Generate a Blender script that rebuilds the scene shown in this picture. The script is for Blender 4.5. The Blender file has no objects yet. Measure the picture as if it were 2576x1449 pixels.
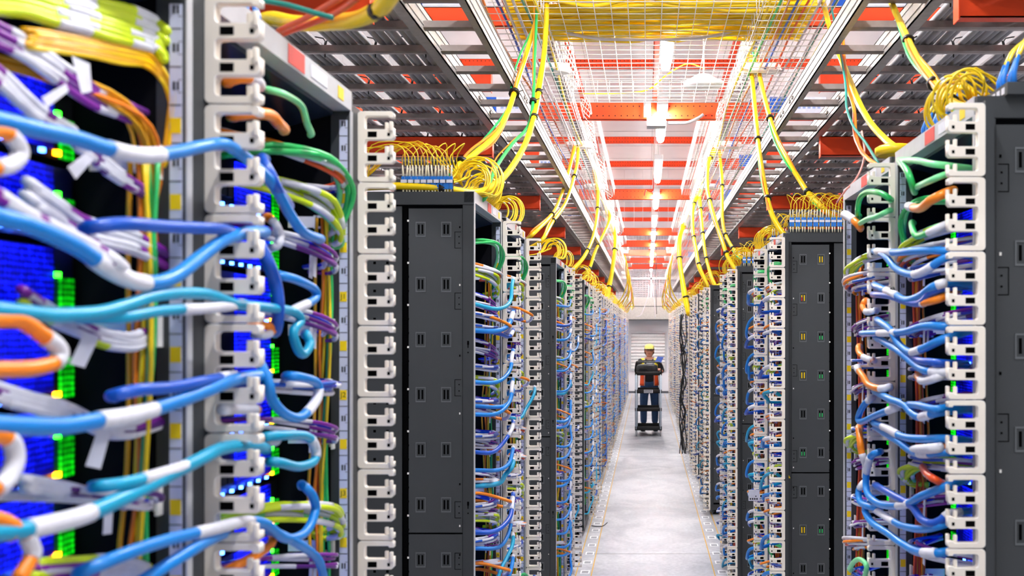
import bpy, bmesh, math, random
from mathutils import Vector, Matrix
R = math.radians
sc = bpy.context.scene
COL = sc.collection
# ---------------------------------------------------------------- camera, world, exposure
F = 2500.0; VPU, VPV, HC = 1627.0, 830.0, 1.78        # focal length in pixels, vanishing point of the aisle, eye height
cd = bpy.data.cameras.new('camera'); cam = bpy.data.objects.new('camera', cd); COL.objects.link(cam)
cam.location = (0, 0, HC); cam.rotation_euler = (R(90), 0, 0)
cd.sensor_width = 36; cd.lens = F / 2576 * 36
cd.shift_x = (1288 - VPU) / 2576; cd.shift_y = (VPV - 724.5) / 2576
cd.clip_start = 0.05; cd.clip_end = 200
cd.dof.use_dof = True; cd.dof.focus_distance = 5.0; cd.dof.aperture_fstop = 6.3
sc.camera = cam
sc.view_settings.view_transform = 'Standard'; sc.view_settings.look = 'None'
sc.view_settings.exposure = 2.15; sc.view_settings.gamma = 1.0
sc.view_settings.use_curve_mapping = False
W = bpy.data.worlds.new('world'); sc.world = W; W.use_nodes = True
W.node_tree.nodes['Background'].inputs[0].default_value = (0.93, 0.96, 1.0, 1)
W.node_tree.nodes['Background'].inputs[1].default_value = 0.12
LAMP = 34.0
WL, WR = -0.538, 0.607                                 # front planes of the two rows of racks

def Pz(u, v, z):                                       # a point of the place, by where it is seen and how far off it stands
    return ((u - VPU) * z / F, z, HC + (VPV - v) * z / F)

# ---------------------------------------------------------------- materials
def lin(c): return tuple((x / 255 / 12.92 if x / 255 <= .04045 else ((x / 255 + .055) / 1.055) ** 2.4) for x in c)
MATS = {}
def mat(name, rgb=(200, 200, 200), rough=.5, metal=0., noise=.08, scale=30., bump=0., emit=0., spec=.5, coat=0.):
    if name in MATS: return MATS[name]
    m = bpy.data.materials.new(name); m.use_nodes = True; MATS[name] = m
    nt = m.node_tree; b = nt.nodes['Principled BSDF']; c = lin(rgb)
    b.inputs['Roughness'].default_value = rough; b.inputs['Metallic'].default_value = metal
    b.inputs['Specular IOR Level'].default_value = spec
    if coat: b.inputs['Coat Weight'].default_value = coat
    tc = nt.nodes.new('ShaderNodeTexCoord'); n = nt.nodes.new('ShaderNodeTexNoise')
    n.inputs['Scale'].default_value = scale; n.inputs['Detail'].default_value = 3
    nt.links.new(tc.outputs['Object'], n.inputs['Vector'])
    r = nt.nodes.new('ShaderNodeValToRGB')
    r.color_ramp.elements[0].position = .3; r.color_ramp.elements[1].position = .7
    r.color_ramp.elements[0].color = tuple(x * (1 - noise) for x in c) + (1,)
    r.color_ramp.elements[1].color = tuple(min(1, x * (1 + noise)) for x in c) + (1,)
    nt.links.new(n.outputs['Fac'], r.inputs['Fac']); nt.links.new(r.outputs['Color'], b.inputs['Base Color'])
    if bump:
        bp = nt.nodes.new('ShaderNodeBump'); bp.inputs['Strength'].default_value = bump; bp.inputs['Distance'].default_value = .002
        nt.links.new(n.outputs['Fac'], bp.inputs['Height']); nt.links.new(bp.outputs['Normal'], b.inputs['Normal'])
    if emit:
        b.inputs['Emission Color'].default_value = c + (1,); b.inputs['Emission Strength'].default_value = emit
    return m

M_dark = mat('dark_grey_powder_coat', (52, 55, 58), .45, .0, .06, 900, .25)
M_plate = mat('grey_side_plate', (56, 59, 62), .5, .0, .05, 900, .3)
M_black = mat('black_metal', (9, 9, 11), .6, 0, .1, 60)
M_inner = mat('black_inner_panel', (9, 9, 14), .8, 0, .1, 60, spec=.1)
M_slit = mat('slot_opening', (3, 3, 4), .9, spec=.05)
M_rim = mat('pressed_slot_rim', (95, 98, 101), .4, .0, .05)
M_white = mat('ivory_plastic', (244, 241, 236), .4, 0, .03, 20)
M_peg = mat('cream_peg_plastic', (244, 234, 220), .4, 0, .03, 20)
M_rule = mat('white_ruler_print', (205, 210, 232), .4, 0, .04, 20)
M_ink = mat('black_ink', (15, 15, 18), .6)
M_yel = mat('yellow_sticker', (250, 215, 0), .5, 0, .03)
M_red = mat('red_sticker', (235, 70, 55), .5, 0, .05)
M_rail = mat('light_grey_rail', (190, 190, 192), .4, 0, .05)
M_alu = mat('brushed_aluminium', (168, 163, 158), .36, .45, .12, 40, .1)
M_rung = mat('mill_finish_aluminium', (150, 140, 136), .34, .35, .15, 25, .1)
M_orange = mat('orange_painted_steel', (248, 72, 14), .45, 0, .06, 12, .05)
M_hole = mat('bolt_hole', (25, 8, 6), .8)
M_wire = mat('white_zinc_wire', (232, 228, 220), .3, .3, .05)
M_silver = mat('grey_cable_jacket', (168, 166, 168), .45, .1, .1, 8)
M_tie = mat('black_cable_tie', (14, 14, 15), .5)
M_label = mat('white_cable_label', (222, 222, 230), .45, 0, .05, 80)
M_galv = mat('galvanised_steel', (180, 182, 185), .35, .8, .12, 14)
CC = {'sky': (14, 132, 218), 'blue': (4, 82, 190), 'cyan': (12, 160, 200), 'orange': (250, 136, 6), 'purple': (128, 20, 150),
      'violet': (88, 20, 120), 'lime': (206, 228, 8), 'yellow': (255, 214, 8), 'amber': (232, 168, 6), 'green': (40, 190, 96),
      'mint': (120, 226, 150), 'teal': (14, 132, 120), 'navy': (14, 30, 190), 'white': (214, 210, 216), 'rust': (230, 80, 20), 'pink': (236, 160, 150), 'grey': (140, 146, 158), 'black': (16, 16, 18), 'red': (210, 30, 20)}
MC = {k: mat(k + '_cable_jacket', v, .38, 0, .06, 14, coat=.15) for k, v in CC.items()}

# ---------------------------------------------------------------- mesh builder
class MB:
    def __init__(s): s.v = []; s.f = []; s.m = []; s.s = []
    def add(s, vs, fs, mi=0, sm=False):
        o = len(s.v); s.v += [tuple(p) for p in vs]
        for q in fs: s.f.append(tuple(i + o for i in q)); s.m.append(mi); s.s.append(sm)
    def box(s, x0, y0, z0, x1, y1, z1, mi=0):
        s.add([(x0,y0,z0),(x1,y0,z0),(x1,y1,z0),(x0,y1,z0),(x0,y0,z1),(x1,y0,z1),(x1,y1,z1),(x0,y1,z1)],
              [(0,3,2,1),(4,5,6,7),(0,1,5,4),(1,2,6,5),(2,3,7,6),(3,0,4,7)], mi)
    def quad(s, a, b, c, d, mi=0): s.add([a,b,c,d], [(0,1,2,3)], mi)
    def prism(s, poly, axis, t0, t1, mi=0):            # poly = 2-D outline, swept along an axis
        n = len(poly)
        def pt(p, t): return {0: (t,p[0],p[1]), 1: (p[0],t,p[1]), 2: (p[0],p[1],t)}[axis]
        s.add([pt(p,t0) for p in poly] + [pt(p,t1) for p in poly],
              [tuple(range(n)), tuple(range(2*n-1, n-1, -1))] + [(i, i+n, (i+1)%n+n, (i+1)%n) for i in range(n)], mi)
    def tube(s, pts, r, n=8, mi=0, cap=True, flat=1.):
        pts = [Vector(p) for p in pts]; k = len(pts)
        if k < 2: return
        rr = r if isinstance(r, (list, tuple)) else [r]*k
        t = (pts[1]-pts[0]).normalized(); up = Vector((0,0,1)) if abs(t.z) < .9 else Vector((1,0,0))
        nx = t.cross(up).normalized(); vs = []
        for i, p in enumerate(pts):
            t = (pts[min(i+1,k-1)] - pts[max(i-1,0)])
            if t.length < 1e-9: t = Vector((0,0,1))
            t.normalize(); nx = nx - t*nx.dot(t)
            if nx.length < 1e-6: nx = t.orthogonal()
            nx.normalize(); ny = t.cross(nx)
            for j in range(n):
                a = 2*math.pi*j/n; vs.append(p + (nx*math.cos(a) + ny*math.sin(a)*flat)*rr[i])
        fs = [(i*n+j, i*n+(j+1)%n, (i+1)*n+(j+1)%n, (i+1)*n+j) for i in range(k-1) for j in range(n)]
        s.add(vs, fs, mi, True)
        if cap:
            o = len(s.v) - k*n
            s.f += [tuple(o+j for j in range(n-1,-1,-1)), tuple(o+(k-1)*n+j for j in range(n))]; s.m += [mi,mi]; s.s += [False,False]
    def ring(s, c, R0, r, axis=2, n=20, m=6, mi=0):
        pts = []
        for i in range(n+1):
            a = 2*math.pi*i/n; x, y = R0*math.cos(a), R0*math.sin(a)
            pts.append({2:(c[0]+x,c[1]+y,c[2]), 0:(c[0],c[1]+x,c[2]+y), 1:(c[0]+x,c[1],c[2]+y)}[axis])
        s.tube(pts, r, m, mi, False)
    def ball(s, c, rx, ry, rz, n=14, m=10, mi=0):
        vs = []; fs = []
        for i in range(m+1):
            th = math.pi*i/m
            for j in range(n):
                a = 2*math.pi*j/n; vs.append((c[0]+rx*math.sin(th)*math.cos(a), c[1]+ry*math.sin(th)*math.sin(a), c[2]+rz*math.cos(th)))
        for i in range(m):
            for j in range(n): fs.append((i*n+j, (i+1)*n+j, (i+1)*n+(j+1)%n, i*n+(j+1)%n))
        s.add(vs, fs, mi, True)
    def loft(s, rings, n=16, mi=0, cap=True):          # rings of (cx,cy,cz,rx,ry)
        vs = []; k = len(rings)
        for (cx,cy,cz,rx,ry) in rings:
            for j in range(n): a = 2*math.pi*j/n; vs.append((cx+rx*math.cos(a), cy+ry*math.sin(a), cz))
        s.add(vs, [(i*n+j, i*n+(j+1)%n, (i+1)*n+(j+1)%n, (i+1)*n+j) for i in range(k-1) for j in range(n)], mi, True)
        if cap:
            o = len(s.v)-k*n; s.f += [tuple(o+j for j in range(n-1,-1,-1)), tuple(o+(k-1)*n+j for j in range(n))]; s.m += [mi,mi]; s.s += [False,False]
    def mesh(s, name, mats, bevel=0):
        me = bpy.data.meshes.new(name); me.from_pydata(s.v, [], s.f)
        for m in (mats if isinstance(mats, (list, tuple)) else [mats]): me.materials.append(m)
        me.polygons.foreach_set('material_index', s.m); me.polygons.foreach_set('use_smooth', s.s); me.update()
        if bevel:
            bm = bmesh.new(); bm.from_mesh(me)
            bmesh.ops.bevel(bm, geom=bm.edges[:], offset=bevel, segments=2, profile=.6, affect='EDGES', clamp_overlap=True)
            for f in bm.faces: f.smooth = True
            bm.to_mesh(me); bm.free()
        return me
    def build(s, name, mats, parent=None, bevel=0):
        o = bpy.data.objects.new(name, s.mesh(name, mats, bevel)); COL.objects.link(o)
        if parent: o.parent = parent
        return o
def empty(name, loc=(0,0,0), rz=0):
    o = bpy.data.objects.new(name, None); COL.objects.link(o); o.location = loc; o.rotation_euler = (0,0,rz); o.empty_display_size = .1
    return o
def tag(o, label=None, cat=None, group=None, kind=None):
    if label: o['label'] = label
    if cat: o['category'] = cat
    if group: o['group'] = group
    if kind: o['kind'] = kind
    return o
def copy_tree(o, parent=None):
    c = o.copy(); COL.objects.link(c); c.parent = parent
    for ch in KIDS.get(o.name, list(o.children)): copy_tree(ch, c)
    return c
KIDS = {}
def freeze(o):                                         # remember the children of a prototype so that copies are quick to make
    KIDS[o.name] = list(o.children)
    for ch in KIDS[o.name]: freeze(ch)
def smooth(pts, sub=5):                                # Catmull-Rom through the points
    P = [Vector(p) for p in pts]
    if len(P) < 3: return P
    out = []
    for i in range(len(P)-1):
        a = P[i-1] if i else P[0]*2-P[1]; b = P[i]; c = P[i+1]; d = P[i+2] if i+2 < len(P) else P[-1]*2-P[-2]
        for k in range(sub):
            t = k/sub; out.append(.5*((2*b)+(c-a)*t+(2*a-5*b+4*c-d)*t*t+(3*b-a-3*c+d)*t**3))
    out.append(P[-1]); return out
ORD = ['first','second','third','fourth','fifth','sixth','seventh','eighth','ninth','tenth','eleventh','twelfth','thirteenth','fourteenth','fifteenth','sixteenth','seventeenth','eighteenth','nineteenth','twentieth']
def nth(i): return ORD[i] if i < 20 else {2:'twenty',3:'thirty',4:'forty',5:'fifty',6:'sixty'}[(i+1)//10] + ('-'+ORD[(i+1)%10-1] if (i+1)%10 else 'th')
def nth2(i):
    s = nth(i); return {'twentyth':'twentieth','thirtyth':'thirtieth','fortyth':'fortieth','fiftyth':'fiftieth','sixtyth':'sixtieth'}.get(s, s)
def struct(o): return tag(o, kind='structure')
def cable(name, pts, r, color, label=None, cat='cable', group=None, parent=None, sleeves=(), n=10, sub=6):
    P = smooth(pts, sub); mb = MB(); mb.tube(P, r, n)
    o = mb.build(name, MC[color], parent)
    if label: tag(o, label, cat, group)
    for (a, b) in sleeves:
        i0, i1 = int(a*(len(P)-1)), max(int(a*(len(P)-1))+1, int(b*(len(P)-1)))
        s = MB(); s.tube(P[i0:i1+1], r*1.1, n); s.build('label_sleeve', M_label, o)
    return o
# ---------------------------------------------------------------- the room
def floor_mat():
    m = bpy.data.materials.new('polished_concrete'); m.use_nodes = True; nt = m.node_tree; b = nt.nodes['Principled BSDF']
    tc = nt.nodes.new('ShaderNodeTexCoord'); mp = nt.nodes.new('ShaderNodeMapping'); mp.inputs['Scale'].default_value = (1.1, .9, 1)
    n1 = nt.nodes.new('ShaderNodeTexNoise'); n1.inputs['Scale'].default_value = 2.2; n1.inputs['Detail'].default_value = 8; n1.inputs['Distortion'].default_value = 1.2
    n2 = nt.nodes.new('ShaderNodeTexNoise'); n2.inputs['Scale'].default_value = 30; n2.inputs['Detail'].default_value = 5
    r1 = nt.nodes.new('ShaderNodeValToRGB'); r1.color_ramp.elements[0].position = .35; r1.color_ramp.elements[1].position = .62
    r1.color_ramp.elements[0].color = (.36, .37, .41, 1); r1.color_ramp.elements[1].color = (.56, .56, .585, 1)
    mx = nt.nodes.new('ShaderNodeMix'); mx.data_type = 'RGBA'; mx.blend_type = 'OVERLAY'; mx.inputs[0].default_value = .35
    nt.links.new(tc.outputs['Object'], mp.inputs[0]); nt.links.new(mp.outputs[0], n1.inputs['Vector']); nt.links.new(mp.outputs[0], n2.inputs['Vector'])
    nt.links.new(n1.outputs['Fac'], r1.inputs[0]); nt.links.new(r1.outputs[0], mx.inputs[6]); nt.links.new(n2.outputs['Fac'], mx.inputs[7])
    nt.links.new(mx.outputs[2], b.inputs['Base Color'])
    r2 = nt.nodes.new('ShaderNodeMapRange'); r2.inputs[3].default_value = .34; r2.inputs[4].default_value = .55
    nt.links.new(n1.outputs['Fac'], r2.inputs[0]); nt.links.new(r2.outputs[0], b.inputs['Roughness'])
    return m
YB = 28.0
mb = MB(); mb.box(-7, -3, -.1, 7, YB+.3, 0); struct(mb.build('floor', floor_mat()))
M_ceil = mat('white_ceiling_panel', (236, 232, 230), .7, 0, .02, 3)
M_wall = mat('white_wall_paint', (228, 224, 226), .6, 0, .02, 3)
mb = MB(); mb.box(-7, -3, 5.08, 7, YB+.3, 5.18)
for i in range(24):
    for x in (-.75, .09, .93): mb.box(x-.004, -3+i*1.3, 5.075, x+.004, -3+i*1.3+1.3, 5.08, 1)
    mb.box(-1.6, -3+i*1.3, 5.074, 1.7, -3+i*1.3+.006, 5.08, 1)
struct(mb.build('ceiling', [M_ceil, mat('ceiling_joint', (190, 186, 184), .7)]))
mb = MB(); mb.box(-7, YB, 0, 7, YB+.15, 5.08); struct(mb.build('wall_back', M_wall))
mb = MB(); mb.box(-7.15, -3, 0, -7, YB+.15, 5.08); struct(mb.build('wall_left', M_wall))
mb = MB(); mb.box(7, -3, 0, 7.15, YB+.15, 5.08); struct(mb.build('wall_right', M_wall))
mb = MB(); mb.box(-7, YB-.02, 0, 7, YB-.001, .06); struct(mb.build('baseboard_back', mat('dark_baseboard', (88, 90, 95), .5)))
# louvred shutter in the back wall, with its frame
PX = YB/F
mb = MB()
x0, x1 = (1583-VPU)*PX, (1677-VPU)*PX; z0, z1 = HC+(VPV-932)*PX, HC+(VPV-834)*PX
for (a,b,c,d) in ((x0,z0,x0+.05,z1),(x1-.05,z0,x1,z1),(x0+.05,z1-.05,x1-.05,z1),(x0+.05,z0,x1-.05,z0+.06)): mb.box(a, YB-.07, b, c, YB-.003, d)
wf = struct(mb.build('window_1', M_rail)); mb = MB(); k = 11; dz = (z1-z0-.12)/k
for i in range(k):
    zz = z0+.06+i*dz
    mb.prism([(YB-.05, zz), (YB-.01, zz), (YB-.01, zz+dz*.92), (YB-.02, zz+dz*.92)], 0, x0+.05, x1-.05)
mb.build('louvre_slats', mat('grey_louvre', (226, 223, 220), .4, .0), wf)
# long header box above the end of the aisle and the mesh screen over it
mb = MB(); hz0, hz1 = HC+(VPV-803)*(27.55/F), HC+(VPV-748)*(27.55/F)
mb.box(-1.6, 27.55, hz0, 1.6, YB-.02, hz1-.26); mb.box(-1.6, 27.58, hz1-.24, 1.6, YB-.02, hz1)
mb.box(-1.6, 27.59, hz1-.26, 1.6, YB-.02, hz1-.24, 1); mb.box(-1.6, 27.50, hz0-.03, 1.6, YB-.02, hz0, 1)
hd = tag(mb.build('header_duct', [mat('pale_grey_duct', (196, 194, 186), .4, .1), mat('duct_seam', (70, 72, 74), .5)]), 'long pale grey duct box crossing above the far end of the aisle', 'duct')
mb = MB()
for i in range(40): x = -1.5+i*.077; mb.box(x, 27.7, hz1, x+.012, 27.72, 4.4)
for i in range(34): z = hz1+i*.056; mb.box(-1.5, 27.7, z, 1.55, 27.72, z+.010)
for x in (-1.0, -.5, .1, .55, 1.0): mb.box(x, 27.66, hz1, x+.05, 27.7, 4.4)
for z in (hz1+.5, hz1+1.1, hz1+1.5): mb.box(-1.5, 27.66, z, 1.55, 27.7, z+.05)
tag(mb.build('wire_mesh_screen', M_galv), 'grey wire mesh screen standing above the duct at the far end', 'screen')
# floor markings
M_tape = mat('yellow_floor_tape', (215, 165, 50), .6); M_mark = mat('white_floor_sticker', (250, 250, 250), .6, 0, .01); M_markc = mat('grey_sticker_centre', (150, 150, 156), .6)
for nm, x, lb in (('left', -.403, 'thin yellow tape line along the left side of the aisle floor, nearer the middle'), ('left', -.516, 'thin yellow tape line on the floor under the fronts of the left racks'),
                  ('right', .495, 'thin yellow tape line along the right side of the aisle floor, nearer the middle'), ('right', .624, 'thin yellow tape line on the floor under the fronts of the right racks')):
    mb = MB(); mb.box(x-.004, -1, .0001, x+.004, 27.6, .0012); tag(mb.build('floor_tape', M_tape), lb, 'floor line')
mb = MB(); w, h = .034, .052
for (a,b,c,d) in ((-w,-h,w,-h+.014),(-w,h-.02,w,h),(-w,-h,-w+.010,h),(w-.010,-h,w,h)): mb.box(a, b, .0002, c, d, .0013)
mb.box(-w+.010, -h+.014, .0002, w-.010, h-.02, .0010, 1)
st0 = mb.build('floor_sticker', [M_mark, M_markc])
first = True
for s, x in (('left', -.453), ('right', .557)):
    for i in range(68):
        y = 7.0+i*.305
        o = st0 if first else st0.copy()
        if not first: COL.objects.link(o)
        first = False; o.location = (x, y, 0)
        tag(o, 'small white square floor marker along the %s edge of the aisle, %s from the camera' % (s, nth2(i)), 'floor marker', 'square floor markers on the %s' % s)
mb = MB(); mb.box(-.42, 7.9, .0001, .52, 7.906, .0008); mb.box(-.42, 14.0, .0001, .52, 14.006, .0008); struct(mb.build('trim_1', mat('floor_joint', (120, 118, 116), .7)))
cable('cable_tie', [(-.50, 9.02, .004), (-.46, 8.98, .006), (-.40, 9.0, .004), (-.36, 9.08, .02)], .004, 'black', 'black cut cable tie lying on the floor by the left racks', 'cable tie')

# ---------------------------------------------------------------- overhead lights
M_tube = mat('lit_lamp_tube', (252, 252, 255), .4, emit=LAMP)
M_house = mat('white_lamp_housing', (230, 230, 230), .5)
def lamp(x, y, h, label, along='y', L=1.2):
    e = empty('strip_light', (x, y, HC+h)); tag(e, label, 'light', None)
    if along == 'x': e.rotation_euler = (0,0,R(90))
    mb = MB(); mb.box(-.04, -L/2, .0, .04, L/2, .05); mb.build('housing', M_house, e, .006)
    mb = MB(); mb.tube([(0,-L/2+.02,-.022),(0,L/2-.02,-.022)], .030, 12); mb.build('lamp_tube', M_tube, e)
    for yy in (-.4*L/1.2, .4*L/1.2): mb = MB(); mb.tube([(0,yy,.05),(0,yy,5.08-HC-h)], .0025, 5); mb.build('hanger_rod', M_wire, e)
    return e
for i in range(-2, 10):
    y = 5.45+i*2.3
    lamp(.115, y, 1.62, ('white strip light hanging over the middle of the aisle, %s from the camera' % nth2(i)) if i >= 0 else 'white strip light over the aisle behind the camera, the %s one' % ('nearer' if i==-1 else 'farther'))
for k, x in enumerate((-.36, .02, .34)):
    lamp(x, 20.4, 1.80, 'short bright lamp set across the aisle far off, %s of the three' % ('leftmost','middle','rightmost')[k], 'x', .30)
for s, x in (('left', -3.1), ('right', 3.2)):  # lamps added to light the ladders from their outer sides
    for i in range(10): lamp(x, .9+i*2.9, 1.75, 'white fill strip light added over the neighbouring aisle on the %s, %s from the camera' % (s, nth2(i)), L=1.6)
# ---------------------------------------------------------------- rack prototype (front faces +x, right-hand end at +y; origin on the floor)
RP = .64; RH = 2.21
def glow_mat(name, rgb, strength, scale):
    m = bpy.data.materials.new(name); m.use_nodes = True; nt = m.node_tree; b = nt.nodes['Principled BSDF']
    b.inputs['Base Color'].default_value = tuple(x*.15 for x in lin(rgb))+(1,); b.inputs['Roughness'].default_value = .4
    tc = nt.nodes.new('ShaderNodeTexCoord'); v = nt.nodes.new('ShaderNodeTexVoronoi'); v.inputs['Scale'].default_value = scale; v.inputs['Randomness'].default_value = .15
    n = nt.nodes.new('ShaderNodeTexNoise'); n.inputs['Scale'].default_value = 14
    nt.links.new(tc.outputs['Object'], v.inputs['Vector']); nt.links.new(tc.outputs['Object'], n.inputs['Vector'])
    r = nt.nodes.new('ShaderNodeMapRange'); r.inputs[1].default_value = .25; r.inputs[2].default_value = .6; r.inputs[3].default_value = 1.; r.inputs[4].default_value = .05
    nt.links.new(v.outputs['Distance'], r.inputs[0])
    r2 = nt.nodes.new('ShaderNodeMapRange'); r2.inputs[1].default_value = .38; r2.inputs[2].default_value = .66; r2.inputs[3].default_value = .12; r2.inputs[4].default_value = 1.5
    nt.links.new(n.outputs['Fac'], r2.inputs[0]); mu = nt.nodes.new('ShaderNodeMath'); mu.operation = 'MULTIPLY'
    nt.links.new(r.outputs[0], mu.inputs[0]); nt.links.new(r2.outputs[0], mu.inputs[1])
    m2 = nt.nodes.new('ShaderNodeMath'); m2.operation = 'MULTIPLY'; m2.inputs[1].default_value = strength
    nt.links.new(mu.outputs[0], m2.inputs[0]); nt.links.new(m2.outputs[0], b.inputs['Emission Strength'])
    b.inputs['Emission Color'].default_value = lin(rgb)+(1,); return m
G_blue = glow_mat('blue_lit_grille', (8, 20, 255), .55, 150)
G_green = glow_mat('green_lit_grille', (10, 235, 20), .45, 150)
M_led = mat('blue_status_led', (60, 110, 255), .4, emit=4.)
M_ledg = mat('green_status_led', (40, 255, 30), .4, emit=3.)
M_ledo = mat('amber_status_led', (255, 140, 10), .4, emit=3.)
M_face = mat('led_lit_blue_faceplate', (14, 18, 70), .35, .2, .2, 30)  # dark blue puts the LED light on the faceplates into the colour

def finger_mesh():                                    # one moulded unit: rounded back, three openings, two double fingers, end bars
    mb = MB(); t = .012; P = .04445; H = 3*P-.002; W0 = .013; X = .067; r = .007
    def arc(cx, cz, rad, a0, a1, n=5): return [(cx+rad*math.cos(math.radians(a0+(a1-a0)*i/n)), cz+rad*math.sin(math.radians(a0+(a1-a0)*i/n))) for i in range(n+1)]
    o = arc(r, r, r, 180, 270)+[(X-.004, 0), (X, .003), (X, .012), (X-.010, .012), (X-.012, .009), (W0+.005, .009)]
    o += arc(W0+.005, .014, .005, 270, 180)
    for k in (1, 2):
        z = k*P-.010
        o += arc(W0+.005, z-.005, .005, 180, 90)+[(X-.004, z), (X, z+.004), (X, z+.022), (X-.009, z+.022), (X-.012, z+.019), (W0+.005, z+.019)]+arc(W0+.005, z+.024, .005, 270, 180)
    o += arc(W0+.005, H-.014, .005, 180, 90)+[(X-.010, H-.009), (X-.008, H-.012), (X, H-.012), (X, H-.003), (X-.004, H)]+arc(r, H-r, r, 90, 180)
    mb.prism(o, 1, -t, t*.4); m1 = mb.mesh('cable_finger', [M_white, M_peg, M_slit, M_black])
    bm = bmesh.new(); bm.from_mesh(m1)
    es = [e for e in bm.edges if abs(e.verts[0].co.y-e.verts[1].co.y) < 1e-6]
    bmesh.ops.bevel(bm, geom=es, offset=.0014, segments=2, profile=.6, affect='EDGES', clamp_overlap=True)
    for f in bm.faces: f.smooth = len(f.verts) < 8
    pg = MB()
    for k in (0, 1, 2):
        z = .010 if k == 0 else k*P+.010
        for x, y0 in ((.0525, -t*.35), (.0632, -t*1.1)): pg.box(x-.0034, y0-.003, z-.006, x+.0034, y0+.005, z+.013)
    pg.box(-.005, -t*.6, .020, .001, -t*.1, .029); pg.box(-.005, -t*.6, H-.03, .001, -t*.1, H-.021)
    m2 = pg.mesh('peg', [M_white, M_peg], .0020); n = len(bm.faces); bm.from_mesh(m2); bm.faces.ensure_lookup_table()
    for f in bm.faces[n:]: f.material_index = 1
    hl = MB()
    for k in (1, 2):
        z = k*P-.010; hl.box(.019, -t-.0003, z+.004, .036, t*.4+.0003, z+.0145); hl.box(.0555, -t-.0003, z+.006, .0605, t*.4+.0003, z+.012)
    m3 = hl.mesh('hole', [M_white, M_peg, M_slit]); n = len(bm.faces); bm.from_mesh(m3); bm.faces.ensure_lookup_table()
    for f in bm.faces[n:]: f.material_index = 2; f.smooth = False
    bm.to_mesh(m1); bm.free(); return m1
FM = finger_mesh()

def side_panel(mb, ysurf, sg):                        # plate with pressed ventilation slots; sg = outward direction along y
    def b(x0, z0, x1, z1, d0, d1, mi):
        a, c = sorted((ysurf+sg*d0, ysurf+sg*d1)); mb.box(x0, a, z0, x1, c, z1, mi)
    b(-.034, .08, -.0, 2.168, -.012, .004, 0)            # front upright
    b(-.20, 2.17, -.0, 2.21, -.012, .004, 0); b(-.98, 2.17, -.2, 2.21, -.012, .0035, 0)
    for z0, z1 in ((.12, 1.143), (1.149, 2.158)): b(-.203, z0, -.036, z1, -.012, .0, 1)
    b(-.23, .08, -.207, 2.165, -.012, -.008, 2)        # dark gap
    b(-.98, .08, -.225, 2.165, -.012, -.003, 3)        # recessed rear plate
    for i in range(12):
        z = 2.093-i*.1715
        for x in (-.0865, -.166):
            for (a, c, d, e) in ((-.0155,-.0235,.0155,-.0195),(-.0155,.0200,.0155,.0235),(-.0155,-.0195,-.0130,.0200),(.0130,-.0195,.0155,.0200)): b(x+a, z+c, x+d, z+e, 0, .0012, 4)
            for dx in (-.0055, .0055): b(x+dx-.0028, z-.014, x+dx+.0028, z+.015, 0, .0005, 2)
    for i in range(48):
        z = 2.12-i*.0437; b(-.2075, z-.003, -.202, z+.003, -.0, .001, 2 if i % 3 else 5)
        for x in (-.27, -.31) if i % 2 else ():
            b(x-.004, z-.004, x+.004, z+.004, -.003, -.0022, 2)
    for i, z in enumerate((2.10, 1.92, 1.70, 1.52, 1.30, 1.17, 1.08, .9, .7, .45)):
        b(-.046, z-.003, -.042, z+.003, 0, .0014, 5 if i % 2 else 2)
    for z in (2.06, 1.87, 1.60, 1.22, 1.06, .6):       # small pressed brackets
        for (a, c, d, e) in ((-.060,-.026,-.0585,.026),(-.060,.0245,-.040,.026),(-.060,-.026,-.040,-.0245)): b(a, z+c, d, z+e, 0, .0008, 2)
        for dz in (-.010, .010): b(-.048, z+dz-.0018, -.0445, z+dz+.0018, 0, .0008, 2)
    for z in (1.74, 1.24, .7):                         # keyholes
        b(-.0205, z-.006, -.0145, z+.006, .004, .0048, 2); b(-.019, z-.016, -.016, z, .004, .0048, 2); b(-.0195, z-.032, -.0155, z-.028, .004, .0048, 2)
def ruler_mb(y, sg, x0=-.018):
    mb = MB(); a, c = sorted((y, y+sg*.0015)); mb.box(x0, a, .12, x0+.0145, c, 2.16)
    yy = y+sg*.0015; a, c = sorted((yy, yy+sg*.0004))
    for i in range(46):
        z = .13+i*.04445
        mb.box(x0, a, z, x0+.0145, c, z+.0012, 1)
        for k in (1, 2): mb.box(x0+.0105, a, z+k*.0148, x0+.0145, c, z+k*.0148+.0008, 1)
        mb.box(x0+.004, a, z+.018, x0+.0068, c, z+.028, 1); 
        if i > 9: mb.box(x0+.0088, a, z+.018, x0+.0112, c, z+.028, 1)
        if i > 0 and i % 2 == 0 and z < 2.0: mb.box(x0+.001, a-.0003, z+.012, x0+.0135, c+.0003, z+.030, 2)
    return mb
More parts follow.
